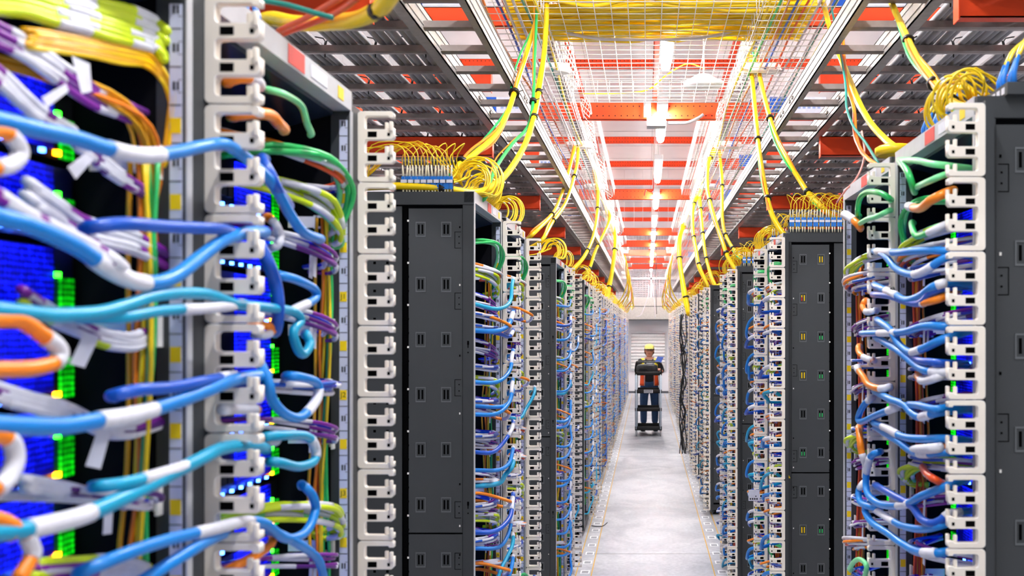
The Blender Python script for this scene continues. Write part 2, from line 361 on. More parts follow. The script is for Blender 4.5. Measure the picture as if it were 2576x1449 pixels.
def make_rack():
    e = empty('server_rack')
    mb = MB(); D = 1.0
    for x in (-.034, -D):
        for y in (.004, RP-.066): mb.box(x, y, .05, x+.034, y+.018, 2.17)
    mb.box(-D, .012, 2.175, -.034, RP-.062, 2.206); mb.box(-D, 0, .05, 0, RP-.05, .10)
    mb.box(-.016, RP-.050, .04, .0, RP-.002, 2.192)    # dark post carrying the fingers
    mb.build('frame', M_dark, e)
    mb = MB(); mb.box(-D, .012, .1, -D+.01, RP-.06, 2.17); mb.box(-D, .014, .1, -.035, .018, 2.17); mb.box(-D, RP-.064, .1, -.035, RP-.060, 2.17)
    mb.build('inner_lining', M_inner, e)
    for y, sg in ((.0, -1), (RP-.02, 1)):
        mb = MB(); side_panel(mb, y+(.004 if sg < 0 else -.004-.026), sg); mb.build('side_panel', [M_dark, M_plate, M_slit, M_dark, M_rim, M_white], e)
    mb = MB(); mb.box(-.030, .0, 2.177, .002, RP-.06, 2.212)
    mb.box(.002, .26, 2.18, .003, .33, 2.209, 1); mb.box(.002, .50, 2.184, .003, .53, 2.205, 2); mb.box(.002, .36, 2.184, .003, .44, 2.205, 3)
    mb.box(.0, .0, .08, .002, .018, 2.177); mb.box(.0, RP-.066, .08, .002, RP-.052, 2.177)
    tr = mb.build('top_rail', [M_rail, M_red, M_yel, M_label], e)
    mb = MB(); mb.prism([(-.03, 2.177), (-.03, 2.17), (-.30, 2.10), (-.30, 2.12)], 1, .02, RP-.065); mb.build('blanking_baffle', mat('blue_grey_baffle', (40, 52, 70), .3, .3), e)  # blue-grey colour stands for blue light on the underside of the top
    ruler_mb(RP-.066, -1).build('ruler_strip', [M_rule, M_ink, M_yel], e)
    ruler_mb(.0225, 1).build('ruler_strip', [M_rule, M_ink, M_yel], e)
    for k in range(10):
        for side, y in ((0, RP-.066), (1, .0245)):
            z = .22+k*.195; s = -1 if not side else 1; mb = MB()
            def bb(x0, x1, z0, z1, t=.004): a, c = sorted((y, y+s*t)); mb.box(x0, a, z0, x1, c, z1)
            bb(-.030, -.026, z-.02, z+.02, .012); bb(-.036, -.028, z-.016, z+.016); bb(-.060, -.036, z+.008, z+.012); bb(-.060, -.036, z-.012, z-.008); bb(-.064, -.058, z-.012, z+.012); bb(-.110, -.064, z-.010, z+.010)
            mb.build('cable_latch', M_white, e)
    for k in range(16):
        o = bpy.data.objects.new('cable_finger', FM); COL.objects.link(o); o.parent = e; o.location = (.0, RP-.005, 2.188-(k+1)*.13335+.001)
    for x in (-.06, -.9):
        for y in (.06, RP-.12):
            mb = MB(); mb.tube([(x,y,0),(x,y,.012),(x,y,.013),(x,y,.05)], [.025,.025,.008,.008], 12); mb.build('levelling_foot', M_black, e)
    return e
rack0 = make_rack(); freeze(rack0)
LEFT = [.585, 1.225, 3.09, 3.80, 5.89, 6.60, 8.55, 9.2, 9.85, 11.6, 12.3, 12.95, 14.8, 15.5, 16.15, 18.0, 18.7, 19.4, 20.1, 21.8, 22.5, 23.2, 24.6, 25.3]
RIGHT = [1.78, 2.42, 4.36, 5.00, 6.65, 7.33, 9.5, 10.2, 11.8, 12.5, 14.2, 14.85, 15.5, 17.2, 17.9, 18.6, 20.4, 21.1, 21.8, 23.4, 24.1, 24.8]
RACKS = []
for side, ys in (('left', LEFT), ('right', RIGHT)):
    for i, y in enumerate(ys):
        o = rack0 if not RACKS else copy_tree(rack0)
        if side == 'left': o.location = (WL, y, 0); o.rotation_euler = (0,0,0)
        else: o.location = (WR, y+RP, 0); o.rotation_euler = (0,0,math.pi)
        tag(o, 'dark grey server rack with white cable fingers, %s from the camera in the %s row' % (nth2(i), side), 'server rack', 'racks in the %s row' % side)
        RACKS.append((side, i, o))
def on(side, i): return [r[2] for r in RACKS if r[0] == side and r[1] == i][0]
def put(o, rk, x, y, z):                               # place a top-level thing in a rack's frame
    s = 1 if abs(rk.rotation_euler[2]) < 1 else -1
    o.location = (rk.location[0]+s*x, rk.location[1]+s*y, z); o.rotation_euler = (0,0, 0 if s > 0 else math.pi)
# small marks on single racks
def mark(rk, nm, mb, mats): o = mb.build(nm, mats, rk); return o
R2 = on('right', 2)
mb = MB(); mb.prism([(-.010, 1.143-.020), (-.030, 1.143-.020), (-.020, 1.143-.002)], 1, RP-.0465, RP-.0445); o = mark(R2, 'warning_triangle', mb, M_yel)
mb = MB(); mb.prism([(-.0192, 1.129), (-.0208, 1.129), (-.0208, 1.136), (-.0192, 1.136)], 1, RP-.0445, RP-.044); mb.box(-.0208, RP-.0445, 1.1255, -.0192, RP-.044, 1.1275); mark(o, 'exclamation_mark', mb, M_ink)

# ---------------------------------------------------------------- equipment inside the racks
def make_unit(kind, sd='left'):
    e = empty('network_switch' if kind == 0 else 'server_unit')
    mb = MB(); mb.box(-.86, .022, .002, -.128, RP-.072, .084); mb.build('chassis', M_face if kind == 0 else M_inner, e)
    mb = MB(); ya, yb = (.38, .525) if sd == 'left' else (.075, .23); mb.box(-.128, ya, .012, -.124, yb, .082); mb.build('blue_lit_grille', G_blue, e)
    mb = MB(); ya, yb = (.540, .565) if sd == 'left' else (.030, .055); mb.box(-.128, ya, .004, -.124, yb, .05); mb.build('green_lit_grille', G_green, e)
    mb = MB()
    for k in range(4): mb.box(-.128, .26+k*.026, .02, -.120, .28+k*.026, .04)
    mb.build('port_row', M_black, e)
    mb = MB(); mb.box(-.128, .529, .05, -.1225, .536, .056, 1); mb.box(-.128, .529, .006, -.1225, .536, .012, 2); mb.box(-.128, .235, .05, -.1225, .243, .056, 1)
    for k in range(12): mb.box(-.124, .10+k*.036, .004, -.1195, .106+k*.036, .009, 0)
    mb.build('status_lights', [M_led, M_ledg, M_ledo], e)
    return e
units = {(sd, k): make_unit(k, sd) for sd in ('left','right') for k in (0,1)}
for u in units.values(): freeze(u)
used = set(); rnd = random.Random(4)
for side, nr in (('left', 6), ('right', 6)):
    for i in range(nr):
        rk = on(side, i)
        for k in range(22):
            kd = rnd.randrange(2); kk = (side, kd)
            if k > 20 or (k % 7 == 6 and i > 1): continue
            o = units[kk] if kk not in used else copy_tree(units[kk]); used.add(kk)
            put(o, rk, 0, 0, .16+k*.0905)
            tag(o, '%s, %s from the bottom in the %s rack of the %s row' % (('blue-lit network switch','black blue-lit server')[kd], nth2(k), nth2(i), side), ('network switch','server')[kd], 'equipment in the %s rack of the %s row' % (nth2(i), side))

# printed column names on the yellow ruler tags
def text_mesh(t, size):
    cu = bpy.data.curves.new('txt', 'FONT'); cu.body = t; cu.size = size; cu.align_x = 'CENTER'; cu.align_y = 'CENTER'; cu.extrude = .0002
    to = bpy.data.objects.new('txt', cu); COL.objects.link(to); bpy.context.view_layer.update()
    me = bpy.data.meshes.new_from_object(to.evaluated_get(bpy.context.evaluated_depsgraph_get())); bpy.data.objects.remove(to)
    me.materials.clear(); me.materials.append(M_ink); return me
TJ = [text_mesh('J%d' % k, .013) for k in range(1, 10)]
for i in (1, 2, 3, 5):
    for k in range(9):
        o = bpy.data.objects.new('ruler_lettering', TJ[k]); COL.objects.link(o); o.parent = on('left', i)
        o.rotation_euler = (R(90), 0, 0); o.location = (-.0108, RP-.0660-.0021, .13+(38-4*k)*.04445+.021)

for i, col, mm in ((1,0,'yellow'),(1,0,'red'),(2,0,'yellow'),(3,0,'yellow'),(2,1,'green'),(3,1,'green'),(4,1,'green'),(5,0,'green'),(7,0,'yellow'),(7,1,'green'),(0,1,'yellow')):
    z = 2.093-i*.1715; x = (-.0865, -.166)[col]; mb = MB()
    for dx in ((-.0055, .0055) if mm != 'red' else (.0055,)):
        mb.box(x+dx-.0020, RP-.0498, z-.013, x+dx+.0020, RP-.0490+(.0002 if mm == 'red' else 0), z+(.013 if mm == 'yellow' else .004))
    mb.build('fibre_behind_slot', MC[mm], R2)
# ---------------------------------------------------------------- cables running from the equipment to the fingers
rnd = random.Random(11)
def vary(p, j): return [(a+rnd.uniform(-j,j), b+rnd.uniform(-j,j), c+rnd.uniform(-j,j)) for a,b,c in p]
PRO = {}
def reg(kind, o): freeze(o); PRO.setdefault(kind, []).append([o, False])
def take(kind, i=None):
    lst = PRO[kind]; it = lst[rnd.randrange(len(lst)) if i is None else i % len(lst)]
    if not it[1]: it[1] = True; return it[0]
    return copy_tree(it[0])
BLUE_PATHS = []
for k in range(12):
    a0 = rnd.uniform(.08, .40); dz = rnd.choice((-.05,-.03,.01,-.07,-.09,-.06)); sag = rnd.uniform(.008,.032); ex = rnd.uniform(.015,.055)
    BLUE_PATHS.append([(-.115,a0,dz),(-.05,a0+.03,dz-.005),(ex*.5,a0+.10,dz-sag*.7),(ex,(a0+.63)/2+.04,dz*.6-sag),(.045,.54,dz*.15-sag*.4),(.040,.612,.004),(.030,.640,-.002),(.010,.655,-.022),(-.012,.660,-.06)])
for k, p in enumerate(BLUE_PATHS):
    reg('blue', cable('patch_cable', p, .0072 if k%3 else .0088, ('sky','sky','cyan','blue')[k%4], sleeves=((.45,.58),) if k%2 else ((.6,.7),), n=8, sub=4))
    q = p[:2]+[(x+g, y, z) for (x, y, z), g in zip(p[2:6], (.035,.038,.036,.012))]+[(.040,.612,.0),(.022,.600,-.012),(-.004,.585,-.05),(-.05,.56,-.08)]
    reg('blueR', cable('patch_cable', q, .0072 if k%3 else .0088, ('sky','sky','cyan','blue')[k%4], sleeves=((.45,.56),) if k%2 else ((.6,.68),), n=8, sub=4))
for k in range(4):                                      # short orange loops standing out of the rack
    z = rnd.uniform(-.03,.03); o_ = rnd.uniform(.02,.05)
    for m, nm in ((0,'orangeL'),(1,'orangeR')):
        P = [(-.12,.33,.0),(-.05,.37,.012),(o_,.43,.006+z),(o_+.008,.475,-.012+z),(o_-.02,.50,-.030+z),(-.06,.48,-.035),(-.11,.44,-.03)]
        if m: P = [(x,RP-.03-y,c) for x,y,c in P]
        reg(nm, cable('cable_loop', P, .0058, 'orange', sleeves=((.42,.70),), n=8, sub=4))
def tuft(nm, kind, colors, n, r, P0, spread, mir=False, tags=0, sl=((.1,.25),(.5,.62))):
    e = empty(nm)
    for k in range(n):
        j = Vector((rnd.uniform(-1,1), rnd.uniform(-1,1), rnd.uniform(-1,1)))*spread
        P = []
        for i, p in enumerate(P0):
            q = Vector(p)+j*(.35+.65*math.sin(math.pi*min(1,i/(len(P0)-1)))) + Vector((rnd.uniform(-1,1),rnd.uniform(-1,1),rnd.uniform(-1,1)))*spread*.35
            P.append((q.x, (RP-.03-q.y) if mir else q.y, q.z))
        a = rnd.uniform(.05,.3)
        cable('strand', P, r, colors[k%len(colors)], parent=e, sleeves=tuple((x+a, y+a) for x,y in sl), n=6, sub=4)
    for k in range(tags):
        mb = MB(); x = -.02-.02*k; y = .44+.04*k; y = RP-.03-y if mir else y; mb.prism([(y,0),(y+.016,-.002),(y+.010,-.052),(y-.006,-.050)], 0, x, x+.0008); mb.build('paper_tag', M_label, e)
    reg(kind, e); return e
for m, s in ((False,'L'),(True,'R')):
    for k in range(3):
        tuft('cable_bundle', 'purple'+s, ('purple','violet','purple','white','navy'), 7, .0034, [(-.12,.25,.02),(-.08,.33,.015),(-.03,.42,.0),(-.012,.50,-.02),(-.03,.55,-.03),(-.075,.565,-.03)], .012, m, k%2+1)
    tuft('cable_bundle', 'lime'+s, ('lime','lime','mint'), 8, .0052, [(-.12,.30,.03),(-.06,.38,.03),(-.012,.46,.012),(-.004,.53,-.015),(-.02,.565,-.04),(-.06,.56,-.05)], .016, m, 0)
    tuft('cable_bundle', 'green'+s, ('green','mint'), 3, .0052, [(-.12,.30,.02),(-.05,.34,.04),(.0,.44,.045),(.002,.54,.02),(-.01,.565,-.03),(-.04,.57,-.09)], .012, m, 0, sl=())
    tuft('cable_bundle', 'amber'+s, ('amber','amber','orange'), 8, .0024, [(-.12,.28,.02),(-.06,.38,.02),(-.03,.50,.01),(-.035,.56,-.04),(-.045,.57,-.14),(-.05,.568,-.3)], .010, m, 0, sl=())
    tuft('cable_bundle', 'navy'+s, ('navy','blue','white','purple'), 7, .004, [(-.12,.22,.0),(-.07,.30,-.01),(-.02,.39,-.015),(-.005,.48,-.02),(-.03,.53,-.02),(-.09,.55,-.01)], .014, m, 1)
    tuft('cable_bundle', 'rust'+s, ('orange','rust','white','navy'), 7, .0045, [(-.12,.28,.02),(-.06,.38,.01),(-.004,.47,-.005),(.004,.53,-.02),(-.02,.56,-.03),(-.07,.55,-.03)], .013, m, 0)
TN = {'purple':'purple and white cables','lime':'lime yellow cables','green':'green cables','amber':'thin amber fibre cables','navy':'dark blue and white cables','rust':'orange and white cables'}
def riser(colors, mir, n=8):                            # long fibres hanging down inside the far wall of a bay
    e = empty('fibre_riser')
    for k in range(n):
        y = RP-.078-rnd.uniform(0,.014); x = -.03-rnd.uniform(0,.030); P = []
        for i in range(16): P.append((x+rnd.uniform(-.004,.004)+.006*math.sin(i*.9+k*.2), (RP-.03-y if mir else y)+rnd.uniform(-.003,.003), 1.98-i*.12))
        cable('strand', P, .0030, colors[k%len(colors)], parent=e, n=6, sub=3)
    for i in range(3):
        mb = MB(); y = RP-.085; y = RP-.03-y if mir else y; mb.ring((-.045,y,1.6-i*.55), .022, .0018, 2, 14, 5); mb.build('cable_tie', M_tie, e)
    return e
reg('riserL', riser(('yellow','yellow','orange','green','amber','yellow','rust','green'), False))
reg('riserR', riser(('rust','orange','rust','amber','rust','rust','orange'), True))
NB = 0
def fill(side, i, nblue, seed, kinds):
    global NB, rnd
    rnd = random.Random(seed); rk = on(side, i); S = 'L' if side == 'left' else 'R'; rn = 'the %s %s rack' % (nth2(i), side)
    zs = sorted([rnd.uniform(.2, 2.0) for _ in range(nblue)], reverse=True)
    zs = [(2.0-(k+.5)*(1.8/nblue)+rnd.uniform(-.03,.03)) for k in range(nblue)]
    for k, z in enumerate(zs):
        o = take('blue' if S == 'L' else 'blueR'); put(o, rk, 0, 0, z); NB += 1
        tag(o, '%s patch cable, %s from the top on %s' % ({'sky':'sky blue','cyan':'light cyan','blue':'deep blue'}[o.data.materials[0].name.split('_')[0]], nth2(k), rn), 'cable', 'blue patch cables on %s' % rn)
    for k in range(6 if nblue > 4 else 2):
        o = take('orange'+S); put(o, rk, 0, 0, 1.85-k*.3+rnd.uniform(-.05,.05)); tag(o, 'orange cable loop with white sleeve, %s from the top on %s' % (nth2(k), rn), 'cable', 'orange loops on %s' % rn)
    cnt = {}
    for kd, z in kinds:
        o = take(kd+S); put(o, rk, 0, 0, z); c = cnt.get(kd, 0); cnt[kd] = c+1
        tag(o, '%s, %s from the top in %s' % (TN[kd], nth2(c), rn), 'cables', 'cable bundles in %s' % rn)
    o = take('riser'+S); put(o, rk, 0, 0, 0); tag(o, '%s fibres hanging inside %s' % (('yellow and orange' if S == 'L' else 'dark orange'), rn), 'cables', 'hanging fibres')
KB = [('green',2.05),('rust',1.99),('lime',1.955),('purple',1.90),('purple',1.86),('navy',1.80),('purple',1.74),('navy',1.66),('lime',1.58),('purple',1.50),('navy',1.42),('rust',1.36),('purple',1.28),('navy',1.18),('lime',1.10),('purple',1.03),('rust',.95),('navy',.88),('amber',.80),('green',.70),('lime',.60),('purple',.5),('rust',.42),('navy',.3)]
KB = sorted(KB+[('navy',1.84),('navy',1.54),('purple',1.38),('purple',1.14),('navy',1.06),('rust',1.24),('purple',.84),('navy',.66),('lime',.45),('purple',1.70)], key=lambda q: -q[1])
KS = KB[::2]
fill('left', 2, 21, 21, KB); fill('left', 3, 2, 22, KB); fill('left', 4, 20, 23, KS); fill('left', 5, 3, 24, KS)
fill('right', 2, 12, 31, KB); fill('right', 3, 20, 32, KB); fill('right', 4, 18, 33, KS); fill('right', 5, 18, 34, KS)
for i in (6, 7): fill('left', i, 14, 40+i, KS[::2]); fill('right', i, 14, 50+i, KS[::2])
KN = [('navy',1.93),('purple',1.80),('navy',1.70),('purple',1.62),('navy',1.50),('lime',1.46),('purple',1.40),('navy',1.30),('purple',1.22),('rust',1.16),('navy',1.08),('purple',1.0),('navy',.9),('lime',.8),('purple',.7)]
def inner(side, i, seed, kinds):
    global rnd
    rnd = random.Random(seed); rk = on(side, i); S = 'L' if side == 'left' else 'R'; rn = 'the %s %s rack' % (nth2(i), side); cnt = {}
    for kd, z in kinds:
        o = take(kd+S); put(o, rk, 0, 0, z); c = cnt.get(kd, 0); cnt[kd] = c+1
        tag(o, '%s, %s from the top in %s' % (TN[kd], nth2(c), rn), 'cables', 'cable bundles in %s' % rn)
    o = take('riser'+S); put(o, rk, 0, 0, 0); tag(o, '%s fibres hanging inside %s' % (('yellow and orange' if S == 'L' else 'dark orange'), rn), 'cables', 'hanging fibres')
inner('left', 1, 61, [('green',2.03),('rust',2.06),('lime',1.985),('purple',1.92)]+KN[1::2]+KN[2::4]); inner('left', 0, 62, [('amber',2.01)]+KN[3::3])
inner('right', 0, 63, [('green',2.02),('lime',1.98),('rust',1.955)]+KN); inner('right', 1, 64, [('rust',1.93),('lime',1.97)]+KN)
for k, (kd) in enumerate(('purple','navy')): pass
# the racks farther off: their cables run together into one mass per colour
def far_stuff(name, color, label, per, prob, paths, r):
    rr = random.Random(name); mb = MB()
    for side, i, rk in RACKS:
        if i < 8: continue
        s = 1 if side == 'left' else -1
        for k in range(per):
            z = .2+1.85*(k+rr.random())/per; P = rr.choice(paths)
            if rr.random() > prob: continue
            P = P if s > 0 or len(P) < 6 else P[:-2]
            L = [(rk.location[0]+s*x, rk.location[1]+s*y, z+c) for x,y,c in P]; mb.tube(smooth(L, 2), r, 5, 0, False)
    tag(mb.build(name, MC[color]), label, 'cables', kind='stuff')
far_stuff('sky_blue_cables', 'sky', 'sky blue patch cables massed on the far racks of both rows', 18, .6, BLUE_PATHS[::2], .0075)
far_stuff('deep_blue_cables', 'blue', 'deep blue patch cables massed on the far racks of both rows', 18, .5, BLUE_PATHS[1::2], .0075)
OP = [[(-.1,.2,0),(.03,.3,0),(.05,.36,-.02),(-.06,.34,-.05)],[(-.1,.4,0),(.02,.46,0),(.03,.50,-.03),(-.06,.46,-.05)]]
far_stuff('orange_cables', 'orange', 'orange cable loops massed on the far racks of both rows', 14, .6, OP, .006)
far_stuff('purple_cables', 'purple', 'purple cables massed on the far racks of both rows', 20, .7, [[(-.1,.2,.01),(.0,.3,0),(.01,.5,-.02),(-.06,.55,-.03)]], .005)
far_stuff('white_cables', 'white', 'white labelled cables massed on the far racks of both rows', 16, .6, [[(-.1,.3,.01),(.01,.36,0),(.03,.5,-.02),(-.02,.6,-.03)]], .005)

# ---------------------------------------------------------------- cables traced on the nearest racks: (u,v) as seen, each at its own distance
def zl(u): return min(-.50*F/(u-VPU), 1.60)
def zr(u): return max(.53*F/(u-VPU), 1.835)
def trace(pts, r, color, label, side='L', sleeves=(), off=0., zf=None, cat='cable', group=None):
    f = zf or (zl if side == 'L' else zr); P = [Pz(u, v, f(u)+off) for u, v in pts]
    def back(u, v):                                     # where the cable reaches the equipment behind
        if side == 'L': return Pz(u, v+6, min(.655*F/(VPU-u), 1.15 if u < 470 else 1.79))
        return Pz(u, v+6, min(.725*F/(u-VPU), 2.98))
    if pts[0][0] > 100 or side == 'R': b = Vector(back(*pts[0])); a = Vector(P[0]); m = a.lerp(b, .12); P = [b, a.lerp(b, .5)+Vector((.002,0,.002)), m-Vector((.003,0,0))]+P[(1 if len(P) > 3 else 0):]
    if pts[-1][0] > 100: b = Vector(back(*pts[-1])); a = Vector(P[-1]); P = P[:(-1 if len(P) > 3 else None)]+[a.lerp(b, .12)+Vector((.002 if side == 'L' else -.002,0,0)), a.lerp(b, .5), b]
    return cable('patch_cable', P, r, color, label, cat, group, sleeves=[((a+b)/2-(b-a)*.33, (a+b)/2+(b-a)*.33) for a, b in sleeves] if side == 'R' else sleeves, n=12, sub=6)
LT = [
 ([(-60,296),(0,303),(90,325),(180,345),(260,370),(350,390),(430,385),(500,370),(560,362),(602,384),(650,425),(691,470),(730,540),(765,585),(802,600)], .0075, 'sky', 'sky blue cable crossing below the top fingers, arching down into second left rack', [(.27,.36)]),
 ([(-60,525),(0,548),(60,562),(130,590),(200,625),(270,675),(330,705),(385,712),(440,695),(500,650),(560,605),(620,585),(662,583)], .0080, 'sky', 'thick sky blue cable dipping deepest in the middle of the nearest left rack', [(.33,.48)]),
 ([(225,572),(310,563),(420,570),(490,573),(560,577),(600,590)], .0068, 'blue', 'short deep blue cable running level into the fingers of the nearest rack', [(.76,.95)]),
 ([(-60,775),(0,780),(70,787),(140,793),(245,787),(315,769),(385,745),(455,738),(525,741),(595,765),(665,773),(735,783),(757,805),(738,835),(750,880),(765,890),(780,865),(766,838)], .0066, 'cyan', 'light cyan cable arching across the nearest rack with a hook at its end', []),
 ([(210,797),(315,797),(402,782),(507,776),(577,769),(610,762)], .0060, 'cyan', 'short cyan cable with white sleeve under the arching cyan one', [(.5,.75)]),
 ([(-60,1067),(0,1069),(70,1072),(157,1072),(245,1058),(332,1044),(437,1013),(524,981),(600,953),(664,942)], .0080, 'sky', 'thick sky blue cable with long white sleeve rising to the fingers below middle', [(.37,.50)]),
 ([(290,995),(350,981),(437,974),(507,960),(580,945)], .0065, 'blue', 'deep blue cable running just above the thick sleeved sky blue one', [(.7,.9)]),
 ([(-60,1342),(0,1338),(52,1334),(105,1324),(210,1296),(315,1250),(419,1198),(507,1153),(559,1128),(629,1120),(665,1128)], .0078, 'cyan', 'thick cyan cable with long white sleeve rising steeply low in the nearest rack', [(.20,.36)]),
 ([(245,1224),(315,1215),(395,1195),(472,1170),(540,1135)], .0062, 'cyan', 'short cyan cable with white sleeve above the steep thick cyan one', [(.45,.75)]),
 ([(210,1440),(315,1394),(419,1359),(524,1334),(611,1313),(664,1317),(720,1355),(769,1338),(793,1285),(786,1247),(758,1219)], .0068, 'sky', 'sky blue cable at the bottom curling back up past the fingers', [(.34,.46)]),
 ([(360,1465),(454,1401),(507,1369),(560,1340)], .0070, 'sky', 'sky blue cable rising from the bottom edge in the nearest rack', []),
 ([(652,895),(674,960),(685,1006),(716,1041),(751,1051),(779,1030),(800,995),(797,964),(762,950),(720,945)], .0070, 'sky', 'sky blue cable forming a wide U below middle in the second left rack', [(.52,.66)]),
 ([(662,1100),(700,1096),(769,1097),(793,1125),(790,1160),(751,1174),(709,1165),(672,1160)], .0068, 'cyan', 'cyan cable forming a closed loop behind the lower fingers', [(.40,.52)]),
 ([(700,690),(744,703),(790,727),(792,752),(748,776),(715,790)], .0064, 'sky', 'short sky blue cable bending back with a white sleeve in the second rack', [(.62,.9)]),
 ([(655,1320),(727,1355),(779,1387),(804,1415),(812,1460)], .0066, 'sky', 'sky blue cable bending down to the bottom edge in the second rack', []),
 ([(664,400),(680,440),(700,480),(722,515)], .0080, 'blue', 'deep blue cable dropping behind the upper fingers of the nearest rack', []),
 ([(650,600),(672,655),(692,710),(700,775),(690,830)], .0085, 'blue', 'deep blue cable hanging behind the middle fingers of the nearest rack', []),
 ([(-40,332),(0,330),(30,345),(50,385),(25,415),(-30,424)], .0062, 'orange', 'orange and white cable loop at the left edge, the topmost one', [(.35,.95)]),
 ([(-60,806),(0,804),(52,807),(105,842),(147,877),(140,909),(87,926),(0,930),(-50,930)], .0068, 'orange', 'thick orange cable loop with white end at the left edge, middle', [(.40,.66)]),
 ([(-40,1095),(0,1097),(28,1111),(38,1153),(24,1195),(0,1222),(-40,1235)], .0066, 'orange', 'orange loop mostly white at the left edge, below the middle one', [(.25,.9)]),
 ([(-40,1305),(0,1310),(35,1330),(20,1345)], .0070, 'orange', 'short orange cable end at the left edge, low down', []),
 ([(63,1340),(78,1375),(80,1397),(45,1460)], .0062, 'orange', 'orange and white cable in the bottom left corner', [(.1,.75)]),
 ([(560,1110),(612,1108),(650,1105),(690,1092),(700,1100),(690,1113),(650,1112)], .0052, 'orange', 'orange and white loop poking through the lower fingers of nearest rack', [(.5,.8)]),
 ([(575,1435),(630,1405),(670,1380),(688,1355),(680,1340)], .0060, 'orange', 'orange cable curling up through the bottom fingers of nearest rack', []),
 ([(675,545),(690,560),(704,590),(700,615),(680,622)], .0055, 'orange', 'small orange and white loop beside the fingers at upper middle', [(.35,.95)]),
 ([(635,818),(665,818),(688,828),(670,842),(640,840)], .0055, 'orange', 'small orange loop beside the fingers at middle height', [(.6,.9)]),
 ([(565,1030),(600,1028),(640,1030)], .0070, 'orange', 'orange cable stub with white sleeve behind the fingers', [(.3,.7)]),
 ([(676,225),(700,232),(735,248),(760,270),(772,310),(780,335)], .0050, 'mint', 'mint green cable curving over the top of the second left rack', []),
 ([(575,205),(605,195),(640,200),(650,215)], .0075, 'orange', 'orange and white cables through the top fingers of the nearest rack', [(.5,.9)]),
 ([(590,290),(640,285),(680,290),(700,310),(712,325)], .0080, 'orange', 'orange cable through the second finger module of the nearest rack', []),
]
for P, r, c, lb, sl in LT: trace(P, r, c, lb, 'L', sl, off=.035 if c in ('orange','mint') and P[0][0] > 300 else 0)
# purple, white, lime and amber cables of the nearest rack, deeper inside it
def zd(u): return min(-.575*F/(u-VPU), 1.16)
def bundle(nm, strands, label, zf, cat='cables'):
    e = empty(nm, Pz(strands[0][0][0][0], strands[0][0][0][1], zf(strands[0][0][0][0]))); tag(e, label, cat)
    for P, r, c, sl in strands:
        Q = [Vector(Pz(u, v, zf(u)))-e.location for u, v in P]; bk = lambda u, v: Vector(Pz(u+3, v+4, max(zf(u)+.02, min(.655*F/(VPU-u), 1.15))))-e.location
        Q = ([bk(*P[0])] if P[0][0] > 50 else [])+Q+[bk(*P[-1])]
        o = cable('strand', Q, r, c, parent=e, sleeves=sl, n=8)
    return e
rnd = random.Random(5)
def multi(P, n, r, cs, sp, sl=()):
    out = []
    for k in range(n):
        dx, dy = rnd.uniform(-sp,sp)*.4, (k-(n-1)/2)*sp*2/n
        out.append(([(u+dx+rnd.uniform(-3,3), v+dy*(1-.3*i/len(P))+rnd.uniform(-3,3)) for i,(u,v) in enumerate(P)], r, cs[k%len(cs)], [(a+(k%2)*.05, b+(k%2)*.05) for a,b in sl]))
    return out
bundle('cable_bundle', multi([(-30,-25),(60,-15),(130,10),(200,30),(270,50),(340,68),(385,88),(418,118)], 7, .0062, ('lime','lime'), 55, [(.28,.42),(.62,.78)]), 'lime yellow cables with white sleeves filling the top left corner', zd)
bundle('cable_bundle', multi([(60,95),(140,105),(230,120),(300,135),(370,150),(405,185),(432,245),(425,320),(412,400)], 9, .0026, ('amber','amber','yellow'), 26), 'amber fibres sweeping right and down in the nearest rack, below lime cables', zd)
bundle('cable_bundle', multi([(395,420),(388,520),(392,620),(388,700)], 7, .0028, ('amber','rust'), 4), 'amber fibres hanging straight inside the nearest rack', zd)
bundle('cable_bundle', multi([(-30,70),(60,115),(122,157),(180,200),(245,245),(300,268),(350,290)], 5, .0042, ('purple','violet'), 34, [(.1,.36),(.6,.72)]), 'purple cables with white sleeves, uppermost in the nearest rack', zd)
bundle('cable_bundle', multi([(-30,170),(0,195),(80,270),(130,310),(180,338)], 3, .0045, ('purple','white'), 20, [(.2,.5),(.6,.9)]), 'white sleeved purple cables, second from the top in nearest rack', zd)
bundle('cable_bundle', multi([(195,360),(225,385),(260,415),(300,445),(355,480)], 4, .0045, ('purple','violet'), 24, [(.1,.3),(.45,.7)]), 'purple cables below the uppermost sky blue cable of the nearest rack', zd)
bundle('cable_bundle', multi([(-30,480),(0,500),(70,542),(135,575),(200,605),(262,640),(310,668)], 2, .0055, ('purple','purple'), 10, [(.12,.35),(.40,.68),(.74,.95)]), 'white sleeved purple cables crossing the thick dipping sky blue cable', zl)
bundle('cable_bundle', multi([(70,485),(130,525),(196,570),(245,590),(335,612),(412,650)], 4, .0052, ('purple','violet','purple'), 36, [(.05,.38),(.5,.75)]), 'purple cables with white sleeves at upper middle of the nearest rack', zd)
bundle('cable_bundle', multi([(60,745),(100,770),(150,800),(215,830),(260,850),(330,860),(370,850)], 4, .0048, ('purple','white','violet','lime'), 22, [(.3,.45),(.6,.85)]), 'purple white and lime cables below the cyan arch', zd)
bundle('cable_bundle', multi([(-30,975),(0,990),(84,1013),(140,1030),(192,1045),(260,1075),(330,1080),(400,1060)], 4, .0048, ('white','purple','violet'), 24, [(.1,.45),(.6,.7)]), 'purple cables with white sleeves behind the thick sleeved sky blue cable', zd)
bundle('cable_bundle', multi([(60,1215),(120,1225),(189,1240),(245,1252),(310,1262)], 3, .0048, ('white','purple'), 18, [(.1,.6)]), 'white and purple cables above the steep thick cyan cable', zd)
bundle('cable_bundle', multi([(80,1440),(180,1430),(280,1425),(360,1440)], 5, .0050, ('lime','purple','white'), 26, [(.5,.8)]), 'lime and purple cables at the bottom edge of the nearest rack', zd)
